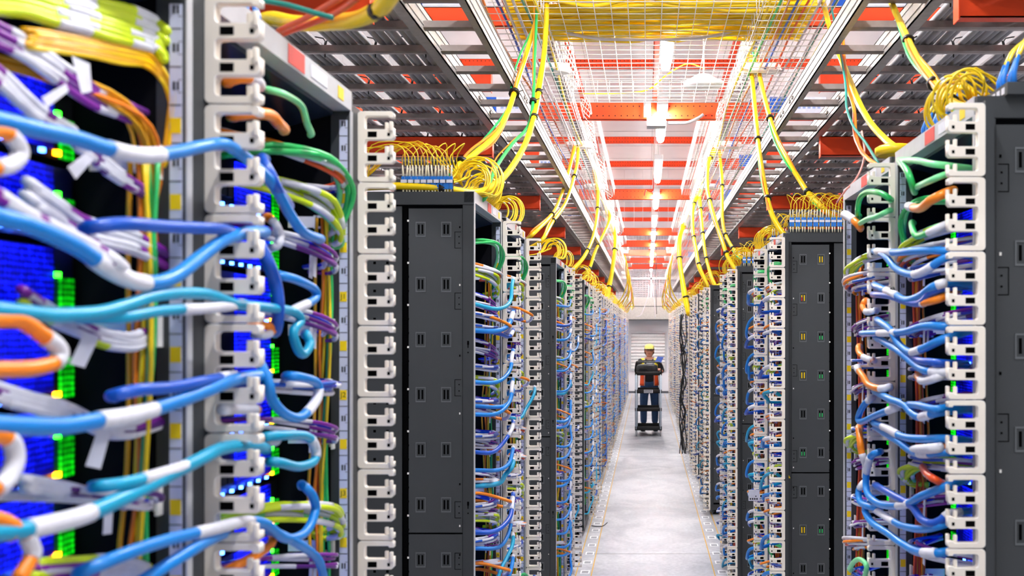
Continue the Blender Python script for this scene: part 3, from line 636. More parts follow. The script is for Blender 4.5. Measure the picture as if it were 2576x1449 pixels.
for k, (q, lb) in enumerate((([(212,835),(250,845),(212,925),(175,915)], 'white paper flag hanging below the cyan arch'), ([(245,1083),(278,1085),(252,1180),(215,1172)], 'white paper flag hanging below the thick sleeved sky blue cable'),
        ([(180,140),(225,160),(230,230),(205,235)], 'white paper flag among the uppermost purple cables'), ([(170,420),(215,385),(235,400),(190,450)], 'white paper flag under the uppermost sky blue cable'), ([(105,245),(165,210),(172,228),(118,270)], 'bluish white paper flag below the uppermost purple cables'))):
    A = [Vector(Pz(u, v, zd(u)-.05)) for u, v in q]; mb = MB(); b4 = [p+Vector((0,.0009,0)) for p in A]
    mb.add(A+b4, [(0,1,2,3),(7,6,5,4),(0,4,5,1),(1,5,6,2),(2,6,7,3),(3,7,4,0)]); tag(mb.build('cable_flag', M_label), lb, 'label')
RT = [
 ([(2204,631),(2255,635),(2307,631),(2376,631),(2445,642)], .0062, 'sky', 'sky blue cable lying level between the upper right fingers', [(.25,.4)]),
 ([(2215,633),(2228,645),(2255,676),(2290,690),(2324,683),(2376,649),(2430,628)], .0062, 'sky', 'sky blue cable sagging just below the level one between upper right fingers', [(.5,.7)]),
 ([(2204,717),(2245,738),(2279,755),(2314,745),(2349,721),(2393,710),(2450,714)], .0064, 'sky', 'sky blue cable with black tie, second height down between right fingers', [(.25,.36),(.6,.7)]),
 ([(2200,740),(2240,745),(2279,759),(2314,762),(2342,738),(2376,724),(2440,720)], .0060, 'blue', 'deep blue cable pressed under the tied sky blue one at upper right', []),
 ([(2172,838),(2221,838),(2273,835),(2324,821),(2376,821),(2440,826)], .0062, 'sky', 'sky blue cable running nearly level with the bundle knot at middle right', [(.3,.45)]),
 ([(2210,804),(2238,828),(2262,866),(2290,886),(2324,876),(2376,852),(2450,829)], .0064, 'sky', 'sky blue cable dipping and rising again at middle right', [(.5,.62)]),
 ([(2207,848),(2255,879),(2307,921),(2342,935),(2393,938),(2440,944)], .0064, 'sky', 'sky blue cable falling to the right below the knot at middle right', [(.55,.68)]),
 ([(2255,866),(2307,904),(2342,911),(2376,914),(2430,916)], .0060, 'blue', 'deep blue cable just above the falling one at middle right', []),
 ([(2204,983),(2238,1004),(2273,1018),(2293,1038),(2314,1049),(2342,1042),(2376,1035),(2440,1028)], .0066, 'sky', 'sky blue cable through the lower black tie between right fingers', [(.55,.66)]),
 ([(2275,1018),(2310,1020),(2350,1030),(2380,1026),(2440,1022)], .0062, 'sky', 'second sky blue cable leaving the lower black tie to the right', []),
 ([(2197,1000),(2172,1021),(2159,1052),(2169,1061),(2204,1045),(2240,1031),(2268,1021)], .0064, 'sky', 'sky blue cable looping left around the fingers at lower middle right', [(.1,.3),(.66,.85)]),
 ([(2190,1059),(2228,1076),(2266,1097),(2307,1104),(2376,1104),(2440,1109)], .0064, 'sky', 'sky blue cable levelling out above the lowest loops at right', [(.3,.46)]),
 ([(2200,1071),(2255,1107),(2293,1135),(2324,1142),(2376,1138),(2440,1135)], .0064, 'sky', 'sky blue cable bent sharply at lower right with white sleeve', [(.52,.62)]),
 ([(2215,1136),(2190,1150),(2179,1196),(2182,1240),(2208,1266),(2245,1273),(2288,1266),(2317,1249),(2377,1225),(2430,1205)], .0066, 'sky', 'sky blue cable hanging in a long U at lower right', [(.22,.32),(.55,.64)]),
 ([(2176,1214),(2160,1235),(2165,1264),(2190,1275),(2215,1276)], .0064, 'sky', 'short sky blue loop left of the long U at lower right', [(.1,.4)]),
 ([(2206,1220),(2245,1245),(2293,1273),(2317,1305),(2341,1317),(2365,1310),(2389,1293),(2440,1286)], .0064, 'blue', 'deep blue cable crossing down and up again at lower right', [(.66,.8)]),
 ([(2204,1281),(2245,1310),(2273,1324),(2317,1331),(2365,1322),(2420,1300)], .0062, 'sky', 'sky blue cable with white sleeve, second lowest between right fingers', [(.2,.4)]),
 ([(2196,1266),(2180,1272),(2177,1288),(2196,1317),(2233,1341),(2269,1367),(2305,1387),(2341,1391),(2377,1389),(2445,1374)], .0068, 'sky', 'lowest long sky blue cable sweeping between the right fingers', [(.64,.76)]),
 ([(2266,402),(2307,404),(2342,412),(2376,416),(2449,424)], .0052, 'mint', 'mint green cable running level to the top right fingers', []),
 ([(2267,404),(2280,425),(2292,455),(2302,480)], .0058, 'green', 'green cable hanging from the top left corner of the nearest right rack', []),
 ([(2307,471),(2342,454),(2376,440),(2420,431)], .0048, 'mint', 'mint green cable rising right below the top of the nearest right rack', []),
 ([(2161,542),(2160,510),(2170,490),(2190,482),(2217,487),(2242,500)], .0056, 'green', 'green cable arching inside the second right rack', []),
 ([(2165,562),(2185,550),(2205,545),(2240,528)], .0050, 'mint', 'mint green cable under the arching green one in the second right rack', []),
 ([(2297,560),(2299,585),(2310,594),(2342,583),(2376,566),(2400,560)], .0052, 'green', 'green cable bending right inside the nearest right rack', [(.5,.75)]),
 ([(2290,518),(2314,524),(2342,504),(2376,487),(2400,478)], .0070, 'orange', 'thick orange cable with white end near the top of nearest right rack', [(.0,.4)]),
 ([(2128,540),(2150,556),(2165,570)], .0080, 'orange', 'orange and white plug end sticking out at the second right rack top', [(.0,.7)]),
 ([(2324,762),(2362,752),(2411,731)], .0060, 'orange', 'orange cable with white sleeve below the tied sky blue cable at right', [(.15,.5)]),
 ([(2311,945),(2324,959),(2359,949),(2393,938)], .0058, 'orange', 'orange cable end with white sleeve at middle right', [(.3,.9)]),
 ([(2304,1131),(2349,1128),(2400,1119)], .0070, 'orange', 'orange cable with white sleeve behind the sharply bent sky blue one', [(.3,.7)]),
 ([(2324,1175),(2336,1196),(2355,1208),(2385,1222)], .0056, 'rust', 'rust orange cable with white sleeve low in the nearest right rack', [(.0,.2),(.6,.95)]),
 ([(2163,1075),(2163,1100),(2166,1131),(2177,1160)], .0070, 'orange', 'orange cable hanging left of the lower right fingers', [(.6,.85)]),
 ([(2159,925),(2170,945),(2185,968),(2215,978),(2240,973)], .0066, 'orange', 'orange cable with white sleeves bending right at middle right', [(.15,.35),(.6,.8)]),
 ([(2163,870),(2160,885),(2175,900),(2200,906)], .0056, 'orange', 'orange cable hooked left of the fingers at middle right', [(.5,.9)]),
 ([(2180,755),(2170,770),(2180,785),(2205,780)], .0056, 'orange', 'orange and blue hooked cable at upper right beside the fingers', [(.5,.9)]),
 ([(2140,1430),(2150,1412),(2165,1408),(2180,1425),(2175,1460)], .0050, 'mint', 'mint green loop at the bottom edge of the right racks', []),
]
for P, r, c, lb, sl in RT: trace(P, r*1.25, c, lb, 'R', sl)
for (u, v, lb) in ((2245,738,'upper'),(2233,838,'middle'),(2274,1020,'lower'),(2190,1060,'lowest')):
    c = Pz(u, v, zr(u)); mb = MB(); mb.ring(c, .012, .0035, 0, 16, 8); tag(mb.build('cable_tie', M_tie), 'black tie binding the sky blue cables at right, the %s one' % lb, 'cable tie')
# ---------------------------------------------------------------- overhead ladder racks and the grey cables lying on them
ZL = HC+1.0
def ladder(side, xi, xo, label):
    s = -1 if side == 'left' else 1
    e = empty('ladder_rack', (s*xi, 1.0, ZL)); tag(e, label, 'cable ladder')
    def rail(x, b):                                   # C-section rail
        mb = MB(); x -= xi; L = 25.8; t = .004
        for (a, c, z0, z1) in ((x, x+t, 0, .085), (x, x+b, 0, t), (x, x+b, .081, .085)):
            a2, c2 = sorted((s*a, s*c)); mb.box(a2, 0, z0, c2, L, z1)
        for zz in (.022, .058): a2, c2 = sorted((s*(x-.003), s*x)); mb.box(a2, 0, zz, c2, L, zz+.005)
        for k in range(5): 
            for q in (.25, .33, .55, .63): mb.tube([(s*(x-.008), 3.2+q+k*5, .04), (s*x, 3.2+q+k*5, .04)], .009, 6)
        mb.build('side_rail', M_alu, e)
    rail(xi, .026); rail(xo, .040); rail(xo+1.05, .040)
    mb = MB(); w = xo+1.05-xi; a2, c2 = sorted((s*.004, s*w))
    mb.prism([(-.020,.0),(.020,.0),(.020,.024),(.016,.024),(.016,.004),(-.016,.004),(-.016,.024),(-.020,.024)], 0, 0, 1)
    me = None
    for k in range(90):
        if me is None:
            mb = MB(); mb.prism([(-.021,.004),(-.010,.0),(.010,.0),(.021,.004),(.021,.026),(.017,.026),(.017,.008),(-.017,.008),(-.017,.026),(-.021,.026)], 0, a2, c2)
            o = mb.build('rung', M_rung, e); me = o.data
        else: o = bpy.data.objects.new('rung', me); COL.objects.link(o); o.parent = e
        o.location = (0, .36+k*.285, .012)
    return e
ladder('left', .549, .75, 'long aluminium cable ladder hanging over the fronts of the left racks')
ladder('right', .654, .864, 'long aluminium cable ladder hanging over the fronts of the right racks')
rnd = random.Random(9)
gi = {'left': 0, 'right': 0}
for side, s, x0 in (('left', -1, .84), ('right', 1, .97)):
    for g in range(5):
        x = x0+g*.185; e = empty('power_cable_bundle', (s*x, 1.2, ZL+.04))
        tag(e, 'grey power cables lashed on the ladder over the %s racks, %s bundle from the aisle' % (side, nth2(g)), 'cables', 'grey power cables over the %s racks' % side)
        for k in range(6):
            xx = k*.026+rnd.uniform(-.003,.003); hz = .012+(.004 if k%2 else 0)
            P = [(s*(xx+rnd.uniform(-.004,.004)), i*1.6, hz+rnd.uniform(-.001,.006)) for i in range(17)]
            mb = MB(); mb.tube(smooth(P, 3), .0125, 8); mb.build('strand', M_silver, e)
        for k in range(12):
            y = .75+k*.57; mb = MB(); w = .155
            pts = [(s*-.02,y,-.006),(s*-.018,y,.034),(s*w*.5,y,.040),(s*(w-.01),y,.034),(s*w,y,-.004),(s*(w-.04),y+.005,-.020),(s*.04,y+.01,-.018),(s*-.02,y,-.006),(s*-.03,y-.015,-.04)]
            mb.tube(smooth(pts, 3), .0026, 5); mb.build('cable_tie', M_tie, e)
# ---------------------------------------------------------------- orange support steel
def beam(xa, xb, y, zb, h=.10, d=.045, holes=True, label='', name='support_beam', endplate=True):
    e = empty(name, ((xa+xb)/2, y, zb)); tag(e, label, 'beam', 'orange beams')
    L = abs(xb-xa)/2; mb = MB(); t = .004
    mb.box(-L, 0, 0, L, t, h); mb.box(-L, 0, 0, L, d, t); mb.box(-L, 0, h-t, L, d, h)
    if endplate: mb.box(-L-.004, -.006, -.008, -L, d, h+.004); mb.box(L, -.006, -.008, L+.004, d, h+.004)
    if holes:
        n = int(2*L/.045)
        for k in range(n):
            for z in (h*.22, h*.78): x = -L+.03+k*.045; mb.tube([(x, .0, z), (x, -.0012, z)], .0055, 6, 1)
    mb.build('channel', [M_orange, M_hole], e); return e
rows = [2.86+2.27*k for k in range(11)]
for k, y in enumerate(rows):
    n = nth2(k)
    beam(-2.2, -.80, y, HC+.900, label='orange beam just under the left cable ladder, %s from the camera' % n, holes=False)
    beam(.90, 2.3, y, HC+.900, label='orange beam just under the right cable ladder, %s from the camera' % n, holes=False)
    beam(-2.2, -.80, y-.05, HC+1.227, label='orange beam just above the left cable ladder, %s from the camera' % n, holes=False)
    beam(.89, 2.3, y-.05, HC+1.227, label='orange beam just above the right cable ladder, %s from the camera' % n, holes=False)
    if k % 2 == 0 and k != 0 or k > 5:
        e = beam(-2.2, 2.3, y, HC+1.567, .127, .05, True, 'orange perforated beam crossing the whole aisle, %s from the camera' % n)
    else:
        beam(-2.2, -.64, y, HC+1.567, .10, label='orange beam ending over the left basket, %s from the camera' % n, holes=False)
        beam(.73, 2.3, y, HC+1.567, .10, label='orange beam ending over the right basket, %s from the camera' % n, holes=False)
for k in range(9):
    y = 4.55+k*2.27+2.27*.0; y = 6.8+k*2.27
    beam(-2.4, 2.5, y+2.2 if k else 6.4, HC+2.97, .105, .05, True, 'high orange perforated beam under the ceiling, %s from the camera' % nth2(k))
for s, x, lb in ((-1,-.86,'left'), (1,.98,'right')):
    mb = MB(); mb.box(x-.03, 2, HC+3.10, x+.03, 27.5, HC+3.104); mb.box(x-.03, 2, HC+3.10, x-.026, 27.5, HC+3.18); mb.box(x+.026, 2, HC+3.10, x+.03, 27.5, HC+3.18)
    tag(mb.build('ceiling_channel', M_orange), 'long orange channel running under the ceiling on the %s' % lb, 'beam')
    mb = MB(); xa = x-s*-1*0
    for q in range(170):
        y = 3+q*.145; mb.box(x+s*.06, y, HC+2.9, x+s*.19, y+.035, HC+2.92)
    mb.box(x+s*.05-.01, 3, HC+2.89, x+s*.05+.01, 27.6, HC+2.96); mb.box(x+s*.20-.01, 3, HC+2.89, x+s*.20+.01, 27.6, HC+2.96)
    mb.box(x+s*.185-.05, 3, HC+2.93, x+s*.125+.02, 27.6, HC+2.95, 1)
    tag(mb.build('high_cable_tray', [M_galv, M_tie]), 'narrow slotted cable tray high under the ceiling on the %s' % lb, 'cable tray')
# lengthwise orange channel over the lamps, in pieces
for k, (ya, yb, z) in enumerate(((5.05, 7.36, 1.70), (2.9, 4.95, 1.74), (18.8, 23.2, 1.70))):
    mb = MB(); x = .062; mb.box(x-.02, ya, HC+z, x+.02, yb, HC+z+.004); mb.box(x-.02, ya, HC+z, x-.016, yb, HC+z+.06); mb.box(x+.016, ya, HC+z, x+.02, yb, HC+z+.06)
    tag(mb.build('lengthwise_channel', M_orange), 'orange channel running along the aisle above the lamps, the %s one' % ('middle','nearest','farthest')[k], 'beam')
mb = MB(); mb.box(.052-.075, 7.36, HC+1.575, .062-.03, 7.366, HC+1.70); mb.box(.062+.03, 7.36, HC+1.575, .062+.085, 7.366, HC+1.70)
for x in (-.004, .115):
    for z in (1.605, 1.665): mb.tube([(x,7.36,HC+z),(x,7.352,HC+z)], .010, 8)
mb.box(.0, 7.30, HC+1.50, .14, 7.42, HC+1.57)
tag(mb.build('joint_plate', M_galv), 'bright steel joint plates bolted on the crossing orange beam above the aisle', 'bracket')
cable('conduit', [(.16,7.35,HC+1.53),(.22,7.35,HC+1.53),(.30,7.36,HC+1.535),(.38,7.37,HC+1.57),(.42,7.38,HC+1.60)], .012, 'grey', 'grey bent conduit at the lamp under the crossing orange beam', 'pipe')
# ---------------------------------------------------------------- wire baskets
def wires(mb, xa, xb, ya, yb, z, px=.05, py=.10, r=.0022, lip=.10, ends=False):
    n = int(round((xb-xa)/px))
    for k in range(n+1): mb.tube([(xa+k*(xb-xa)/n, ya, z), (xa+k*(xb-xa)/n, yb, z)], r, 4, 0, False)
    m = int(round((yb-ya)/py))
    for k in range(m+1):
        y = ya+k*(yb-ya)/m; mb.tube([(xa-.004,y,z+lip),(xa,y,z),(xb,y,z),(xb+.004,y,z+lip)], r, 4, 0, False)
    for x in (xa, xb):
        for q in (.5, 1.): mb.tube([(x, ya, z+lip*q), (x, yb, z+lip*q)], r, 4, 0, False)
for lb, xa, xb in (('left', -.80, -.47), ('right', .50, .92)):
    mb = MB(); wires(mb, xa, xb, 2.2, 27, HC+1.40); tag(mb.build('wire_basket', M_wire), 'long white wire basket full of cables running above the %s racks' % lb, 'cable basket')
    mb = MB(); x = xb if lb == 'left' else xa
    x2 = x+(.05 if lb == 'left' else -.05)
    wires(mb, min(x,x2)-.03, max(x,x2)+.03, 7.6, 27, HC+1.62, .03, .06, .0022, .12); tag(mb.build('wire_basket', M_wire), 'narrow white wire basket above the inner edge of the %s one' % lb, 'cable basket')
    rnd = random.Random(len(lb))
    cs = ['yellow','green','orange','blue','rust','white','white','teal','yellow','orange','green','white','grey','purple']
    for k in range(9):
        x = xa+.03+(xb-xa-.06)*k/8; P = [(x+rnd.uniform(-.02,.02), 2.3+i*1.3, HC+1.415+rnd.uniform(0,.03)) for i in range(19)]
        cable('basket_cable', P, .0065, cs[k], '%s cable lying in the wire basket over the %s racks, %s from its aisle side' % (cs[k], lb, nth2(8-k if lb == 'left' else k)), 'cable', 'cables in the %s basket' % lb, n=6, sub=3)
# the basket crossing the aisle with its yellow fibres
mb = MB(); z = HC+1.46
for k in range(24): y = 4.42+k*.085; mb.tube([(-.50,y,z),(.62,y,z)], .0023, 4, 0, False)
for k in range(15): x = -.47+k*.077; mb.tube([(x,4.42,z+.14),(x,4.42,z),(x,6.38,z),(x,6.38,z+.14)], .0023, 4, 0, False)
for zz in (.05,.10,.14):
    for y in (4.42, 6.38): mb.tube([(-.50,y,z+zz),(.62,y,z+zz)], .0023, 4, 0, False)
tag(mb.build('wire_basket', M_wire), 'wide white wire basket crossing the aisle under the yellow fibres', 'cable basket')
rnd = random.Random(3); e = empty('yellow_fibre_bundle', (.06, 4.8, z)); tag(e, 'thick sheet of yellow fibres crossing the aisle in the overhead basket', 'cables', 'yellow fibres crossing')
for k in range(46):
    y = -.27+k*.0122; P = [(x, y+rnd.uniform(-.012,.012), .014+rnd.uniform(0,.05)) for x in (-.72,-.5,-.3,-.1,.1,.3,.5,.72)]
    cable('strand', P, .0092, 'yellow', parent=e, n=7, sub=4)
cable('white_tube', [(-.56,4.95,HC+1.62),(-.45,4.92,HC+1.50),(-.30,4.9,HC+1.445),(-.1,4.9,HC+1.432),(.15,4.9,HC+1.435),(.35,4.92,HC+1.46),(.50,4.95,HC+1.52),(.56,4.98,HC+1.58)], .008, 'white', 'white flexible tube sagging below the yellow crossing fibres', 'tube')
# braided white sleeves and waterfalls hanging at both sides
M_br = mat('white_braided_mesh', (238, 238, 234), .4, .1)
for lb, x in (('left', -.44), ('right', .545)):
    for j in range(6):
        mb = MB(); y = 4.7+j*2.27
        for q in range(9):
            a = q*.7
            P = [(x+.035*math.cos(a+i*1.1)*(1-.04*i), y+.05+.05*math.sin(a+i*1.1)+i*.20, HC+1.63-.02*i+.02*math.sin(i+q)) for i in range(8)]
            mb.tube(smooth(P, 2), .0035, 5, 0, False)
        tag(mb.build('braided_sleeve', M_br), 'white braided sleeving tangled along the %s basket, %s from the camera' % (lb, nth2(j)), 'sleeve', 'white sleeving on the %s' % lb)
    for j in range(5):
        c = (x+(.09 if lb == 'right' else -.09), 5.5+j*2.27, HC+1.42); mb = MB()
        mb.loft([(0,0,0,.10,.05),(0,0,.012,.115,.06),(0,0,.05,.10,.05),(0,0,.055,.02,.02)], 20); o = mb.build('cable_waterfall', M_white); o.location = c
        tag(o, 'white plastic cable waterfall on the %s basket, %s from the camera' % (lb, nth2(j)), 'cable guide', 'waterfalls on the %s' % lb)
# wireless disc
mb = MB(); mb.loft([(0,0,-.035,.05,.05),(0,0,-.030,.112,.112),(0,0,-.018,.126,.126),(0,0,-.004,.126,.126),(0,0,.006,.10,.10),(0,0,.04,.05,.05),(0,0,.045,.01,.01)], 32)
o = mb.build('access_point', mat('white_disc_plastic', (235, 232, 228), .5)); o.location = (.352, 6.15, HC+1.535); tag(o, 'round white wireless disc hanging below the wire basket', 'access point')
mb = MB(); mb.tube([(0,0,.04),(0,0,.30)], .006, 6); mb.build('hanger_rod', M_wire, o)
cable('loose_cord', [(.36,6.16,HC+1.62),(.25,6.2,HC+1.66),(.12,6.25,HC+1.60),(.0,6.3,HC+1.52),(-.2,6.3,HC+1.50),(-.42,6.3,HC+1.50)], .004, 'yellow', 'thin yellow cord running to the round white disc', 'cord')
# blue hanging signs beyond the ladders
M_blue = mat('blue_sign', (20, 90, 200), .5)
k = 0
for lb, s in (('left', -1), ('right', 1)):
    for j in range(8):
        y = 4.6+j*2.27; x = s*(.98 if s > 0 else .94)+ (0.0)
        mb = MB(); mb.box(-.13, 0, 0, -.0, .006, .11); mb.box(.0, 0, 0, .26, .006, .11, 1)
        for q in range(6): mb.box(.03+q*.034, -.001, .03, .05+q*.034, 0, .05, 2); mb.box(.03+q*.034, -.001, .065, .045+q*.034, 0, .08, 2)
        o = mb.build('hanging_sign', [M_blue, mat('pale_sign', (214, 220, 235), .5), mat('faint_sign_print', (150, 170, 215), .5)]); o.location = (x, y, HC+1.50)
        if s < 0: o.rotation_euler = (0,0,0); o.location[0] = x-.1
        tag(o, 'blue and white plate hanging above the %s ladder, %s from the camera' % (lb, nth2(j)), 'sign', 'plates above the %s ladder' % lb)
# ---------------------------------------------------------------- yellow bundles dropping from the baskets to the rack tops
def drop(main, cols, r, label, ties, w=.010, extra=()):
    n = len(main); P = [Vector(Pz(u, v, z)) for u, v, z in main]; sx = 1 if P[-1].x > 0 else -1; q = P[-1]
    P += [q+Vector((sx*.05, .02, -min(.04, max(0, (q.z-2.235)*.6)))), Vector((q.x+sx*.17, q.y+.05, max(2.232, min(q.z-.05, 2.25))))] if q.z > 2.2 else []
    e = empty('fibre_drop', P[-1]); tag(e, label, 'cables', 'yellow fibre drops')
    rr = random.Random(label)
    for k, c in enumerate(cols):
        a = 2*math.pi*k/len(cols); j = Vector((math.cos(a), .3*math.sin(a), math.sin(a)))*w*(0 if k == 0 else 1)
        Q = [p-P[-1]+j*(.8+.9*math.sin(i*1.7+k)) for i, p in enumerate(P)]
        cable('strand', Q, r*(1.5 if k == 0 else .62), c, parent=e, n=8, sub=5)
    SP = smooth([p-P[-1] for p in P], 6)
    for t in ties:
        i = int(t*(len(SP)-2)*(n-1)/(len(P)-1)); d = (SP[i+1]-SP[i]).normalized(); mb = MB(); mb.tube([SP[i]-d*.009, SP[i]+d*.009], w*.8+r*1.15, 10); mb.tube([SP[i], SP[i]+Vector((w*2.2,0,.012))], .0022, 5); mb.build('cable_tie', M_tie, e)
    return e
Y4 = ('yellow','orange','green','orange')
drop([(1347,-40,4.7),(1347,0,4.6),(1347,56,4.5),(1325,133,4.3),(1300,211,4.1),(1292,239,4.0),(1278,280,3.9),(1244,342,3.7),(1185,394,3.45),(1157,413,3.35),(1146,436,3.32)], Y4, .0075, 'yellow orange and green fibres dropping to the first tall panel on the left', (.5,.9), .017)
drop([(1378,-40,4.7),(1375,0,4.6),(1375,31,4.5),(1369,133,4.3),(1353,248,4.1),(1341,304,3.9),(1316,373,3.7),(1266,447,3.4),(1200,484,3.18),(1111,473,3.13),(1000,468,3.12),(930,470,3.12)], ('yellow','yellow'), .0078, 'thick yellow bundle curving down onto the top edge of the left panelled rack', (.36,.46,.83), .008)
drop([(1350,20,4.5),(1345,150,4.25),(1335,300,3.95),(1290,360,3.7),(1255,410,3.5),(1235,450,3.35),(1219,500,3.25)], ('green','orange','rust'), .0045, 'green and orange fibres falling beside the thick yellow bundle on the left', (.3,), .012)
drop([(2068,-40,4.5),(2070,0,4.4),(2096,98,4.1),(2130,182,3.8),(2161,258,3.5),(2191,311,3.3),(2225,349,3.1),(2252,372,2.95)], ('yellow','yellow','orange'), .0075, 'yellow bundle dropping to the yellow ring at the second right rack', (.28,), .010)
drop([(2120,80,3.9),(2128,200,3.6),(2145,260,3.4),(2150,290,3.3),(2153,340,3.1),(2170,385,2.9),(2212,418,2.7)], ('orange','rust','pink'), .0042, 'thin orange and pink cables dropping to the second right rack', (), .008)
cable('green_cable', [Pz(*p) for p in ((2092,20,4.1),(2112,120,3.8),(2127,210,3.5),(2130,270,3.3),(2147,318,3.1),(2178,360,2.95),(2210,412,2.75))], .0042, 'teal', 'dark green cable dropping beside the yellow bundle to the second right rack', 'cable')
cable('pink_cable', [Pz(*p) for p in ((2168,330,3.1),(2175,380,3.0),(2168,420,2.95),(2150,455,2.95),(2128,478,2.97),(2105,510,3.0))], .0030, 'pink', 'thin pale pink cable curling down at the right rack corner', 'cable')
mb = MB(); mb.loft([(0,0,0,.050,.050),(0,0,.006,.058,.058),(0,0,.022,.058,.058),(0,0,.028,.048,.048)], 28); o = mb.build('cable_spool', MC['yellow']); o.location = Pz(2252, 392, 2.88); tag(o, 'flat yellow cable ring on the corner of the second right rack', 'cable spool')
drop([(2232,-40,3.3),(2240,0,3.15),(2270,68,2.9),(2301,136,2.65),(2343,201,2.4),(2381,246,2.2),(2418,268,2.05)], ('yellow','amber','orange','green','yellow'), .0070, 'thick flat yellow bundle with black ties dropping to the nearest right rack', (.45,.72,.93), .011)
drop([(1903,130,5.7),(1911,189,5.5),(1930,273,5.2),(1952,341,5.0),(1983,405,4.8),(2013,455,4.7),(2036,489,4.6),(2070,524,4.55)], Y4, .0085, 'yellow orange and green fibres dropping to the panelled rack in the right row', (.35,.86), .013)
drop([(1888,140,5.6),(1892,197,5.5),(1903,318,5.2),(1914,409,4.9),(1928,489,4.7),(1945,546,4.55),(1975,592,4.5)], ('yellow','orange','green'), .0085, 'yellow bundle falling left of the panelled rack in the right row', (.12,.4,.72), .012)
drop([(1800,370,8.2),(1782,411,8.0),(1779,467,7.8),(1785,504,7.6),(1800,557,7.3),(1819,613,7.0),(1831,647,6.9),(1852,680,6.8)], ('yellow','orange','amber'), .010, 'yellow fibres bowing left over the third block of the right row', (.1,.45,.85), .012)
drop([(1810,380,8.2),(1816,451,7.9),(1819,566,7.5),(1844,625,7.2),(1876,655,7.0)], ('yellow','amber','green'), .009, 'yellow fibres dropping straight then bending right in the right row', (.3,.6,.8), .010)
drop([(1763,479,10.5),(1744,520,10.3),(1743,579,10.1),(1751,628,9.9),(1760,672,9.7),(1782,722,9.6)], ('yellow','amber'), .012, 'yellow fibres bowing left farther along the right row', (.2,.5,.8), .012)
drop([(1760,482,10.5),(1763,535,10.2),(1769,597,10.0),(1779,660,9.8),(1799,716,9.6)], ('yellow','amber'), .011, 'straighter yellow fibres farther along the right row', (.25,.5,.75), .012)
drop([(1722,565,13.4),(1710,600,13.2),(1710,660,13.0),(1723,737,12.8),(1735,793,12.7)], ('yellow','yellow','yellow','yellow'), .020, 'thick yellow bundle with black ties, the one far down the right row', (.5,.85), .022)
drop([(1532,545,14.4),(1548,597,14.2),(1543,660,14.0),(1533,722,13.8),(1527,756,13.7)], ('yellow','yellow','yellow','yellow'), .020, 'thick yellow bundle with black ties, the one far down the left row', (.4,.8), .022)
drop([(1446,370,7.6),(1428,442,7.3),(1403,514,6.8),(1384,545,6.4),(1345,585,6.05)], ('yellow','orange','amber'), .0085, 'yellow fibres dropping to the second block of the left row', (.3,.75), .012)
drop([(1455,370,7.7),(1452,411,7.5),(1440,461,7.2),(1421,514,6.8),(1387,563,6.4),(1368,598,6.1)], ('yellow','amber','orange'), .0085, 'second yellow fibres beside the ones dropping to the left second block', (.35,.8), .012)
drop([(1496,430,10.2),(1505,498,9.8),(1496,582,9.2),(1474,638,8.8),(1448,672,8.6)], ('yellow','amber'), .0115, 'yellow fibres dropping to the third block of the left row', (.35,.75), .013)
drop([(1524,520,12.2),(1534,554,11.9),(1499,628,11.5),(1483,675,11.3),(1465,706,11.2)], ('yellow','amber'), .0125, 'yellow fibres dropping near the fourth block of the left row', (.5,.8), .013)
for lb, s in (('left', -1), ('right', 1)):
    for j in range(10):
        y = 17+j*1.0; x = s*.40+.03; h = 1.25-.03*j; e0 = (x, y-.4, HC+h); rr = random.Random(j+(50 if s > 0 else 0))
        P = [e0, (x-s*.02+rr.uniform(-.03,.03), y, HC+h-.2), (x+rr.uniform(-.05,.05), y+.2, HC+h-.45), (x+s*.03+rr.uniform(-.03,.03), y+.3, HC+.62), (x+s*.12, y+.4, HC+.49), (x+s*.2, y+.4, HC+.445)]
        cable('fibre_drop', P, .0095, ('yellow','amber','orange')[j % 3 if j % 2 else 0], 'yellow fibre cable drooping to the far end of the %s row, %s of ten' % (lb, nth2(j)), 'cable', 'far drooping fibres on the %s' % lb, n=6, sub=4)
for k, (P, lb) in enumerate(((((1632,720,22),(1630,745,22),(1622,770,22),(1612,792,22),(1600,797,22)), 'white cord hanging and curling before the duct'), (((1641,715,22),(1644,740,22),(1647,770,22),(1648,800,22)), 'white cord hanging straight before the duct'))):
    cable('loose_cord', [Pz(*p) for p in P], .008, 'white', lb, 'cord')
cable('loose_cord', [Pz(*p) for p in ((1650,560,21),(1651,650,21),(1651,760,21),(1652,790,21))], .006, 'black', 'thin black cord hanging from above at the far end', 'cord')
cable('loose_cord', [Pz(*p) for p in ((1649,436,11.5),(1645,440,11.5),(1644,470,11.5),(1641,482,11.5),(1632,480,11.5),(1626,477,11.5),(1622,485,11.5),(1621,492,11.5))], .006, 'red', 'short dark red cord curling beside the lamps', 'cord')

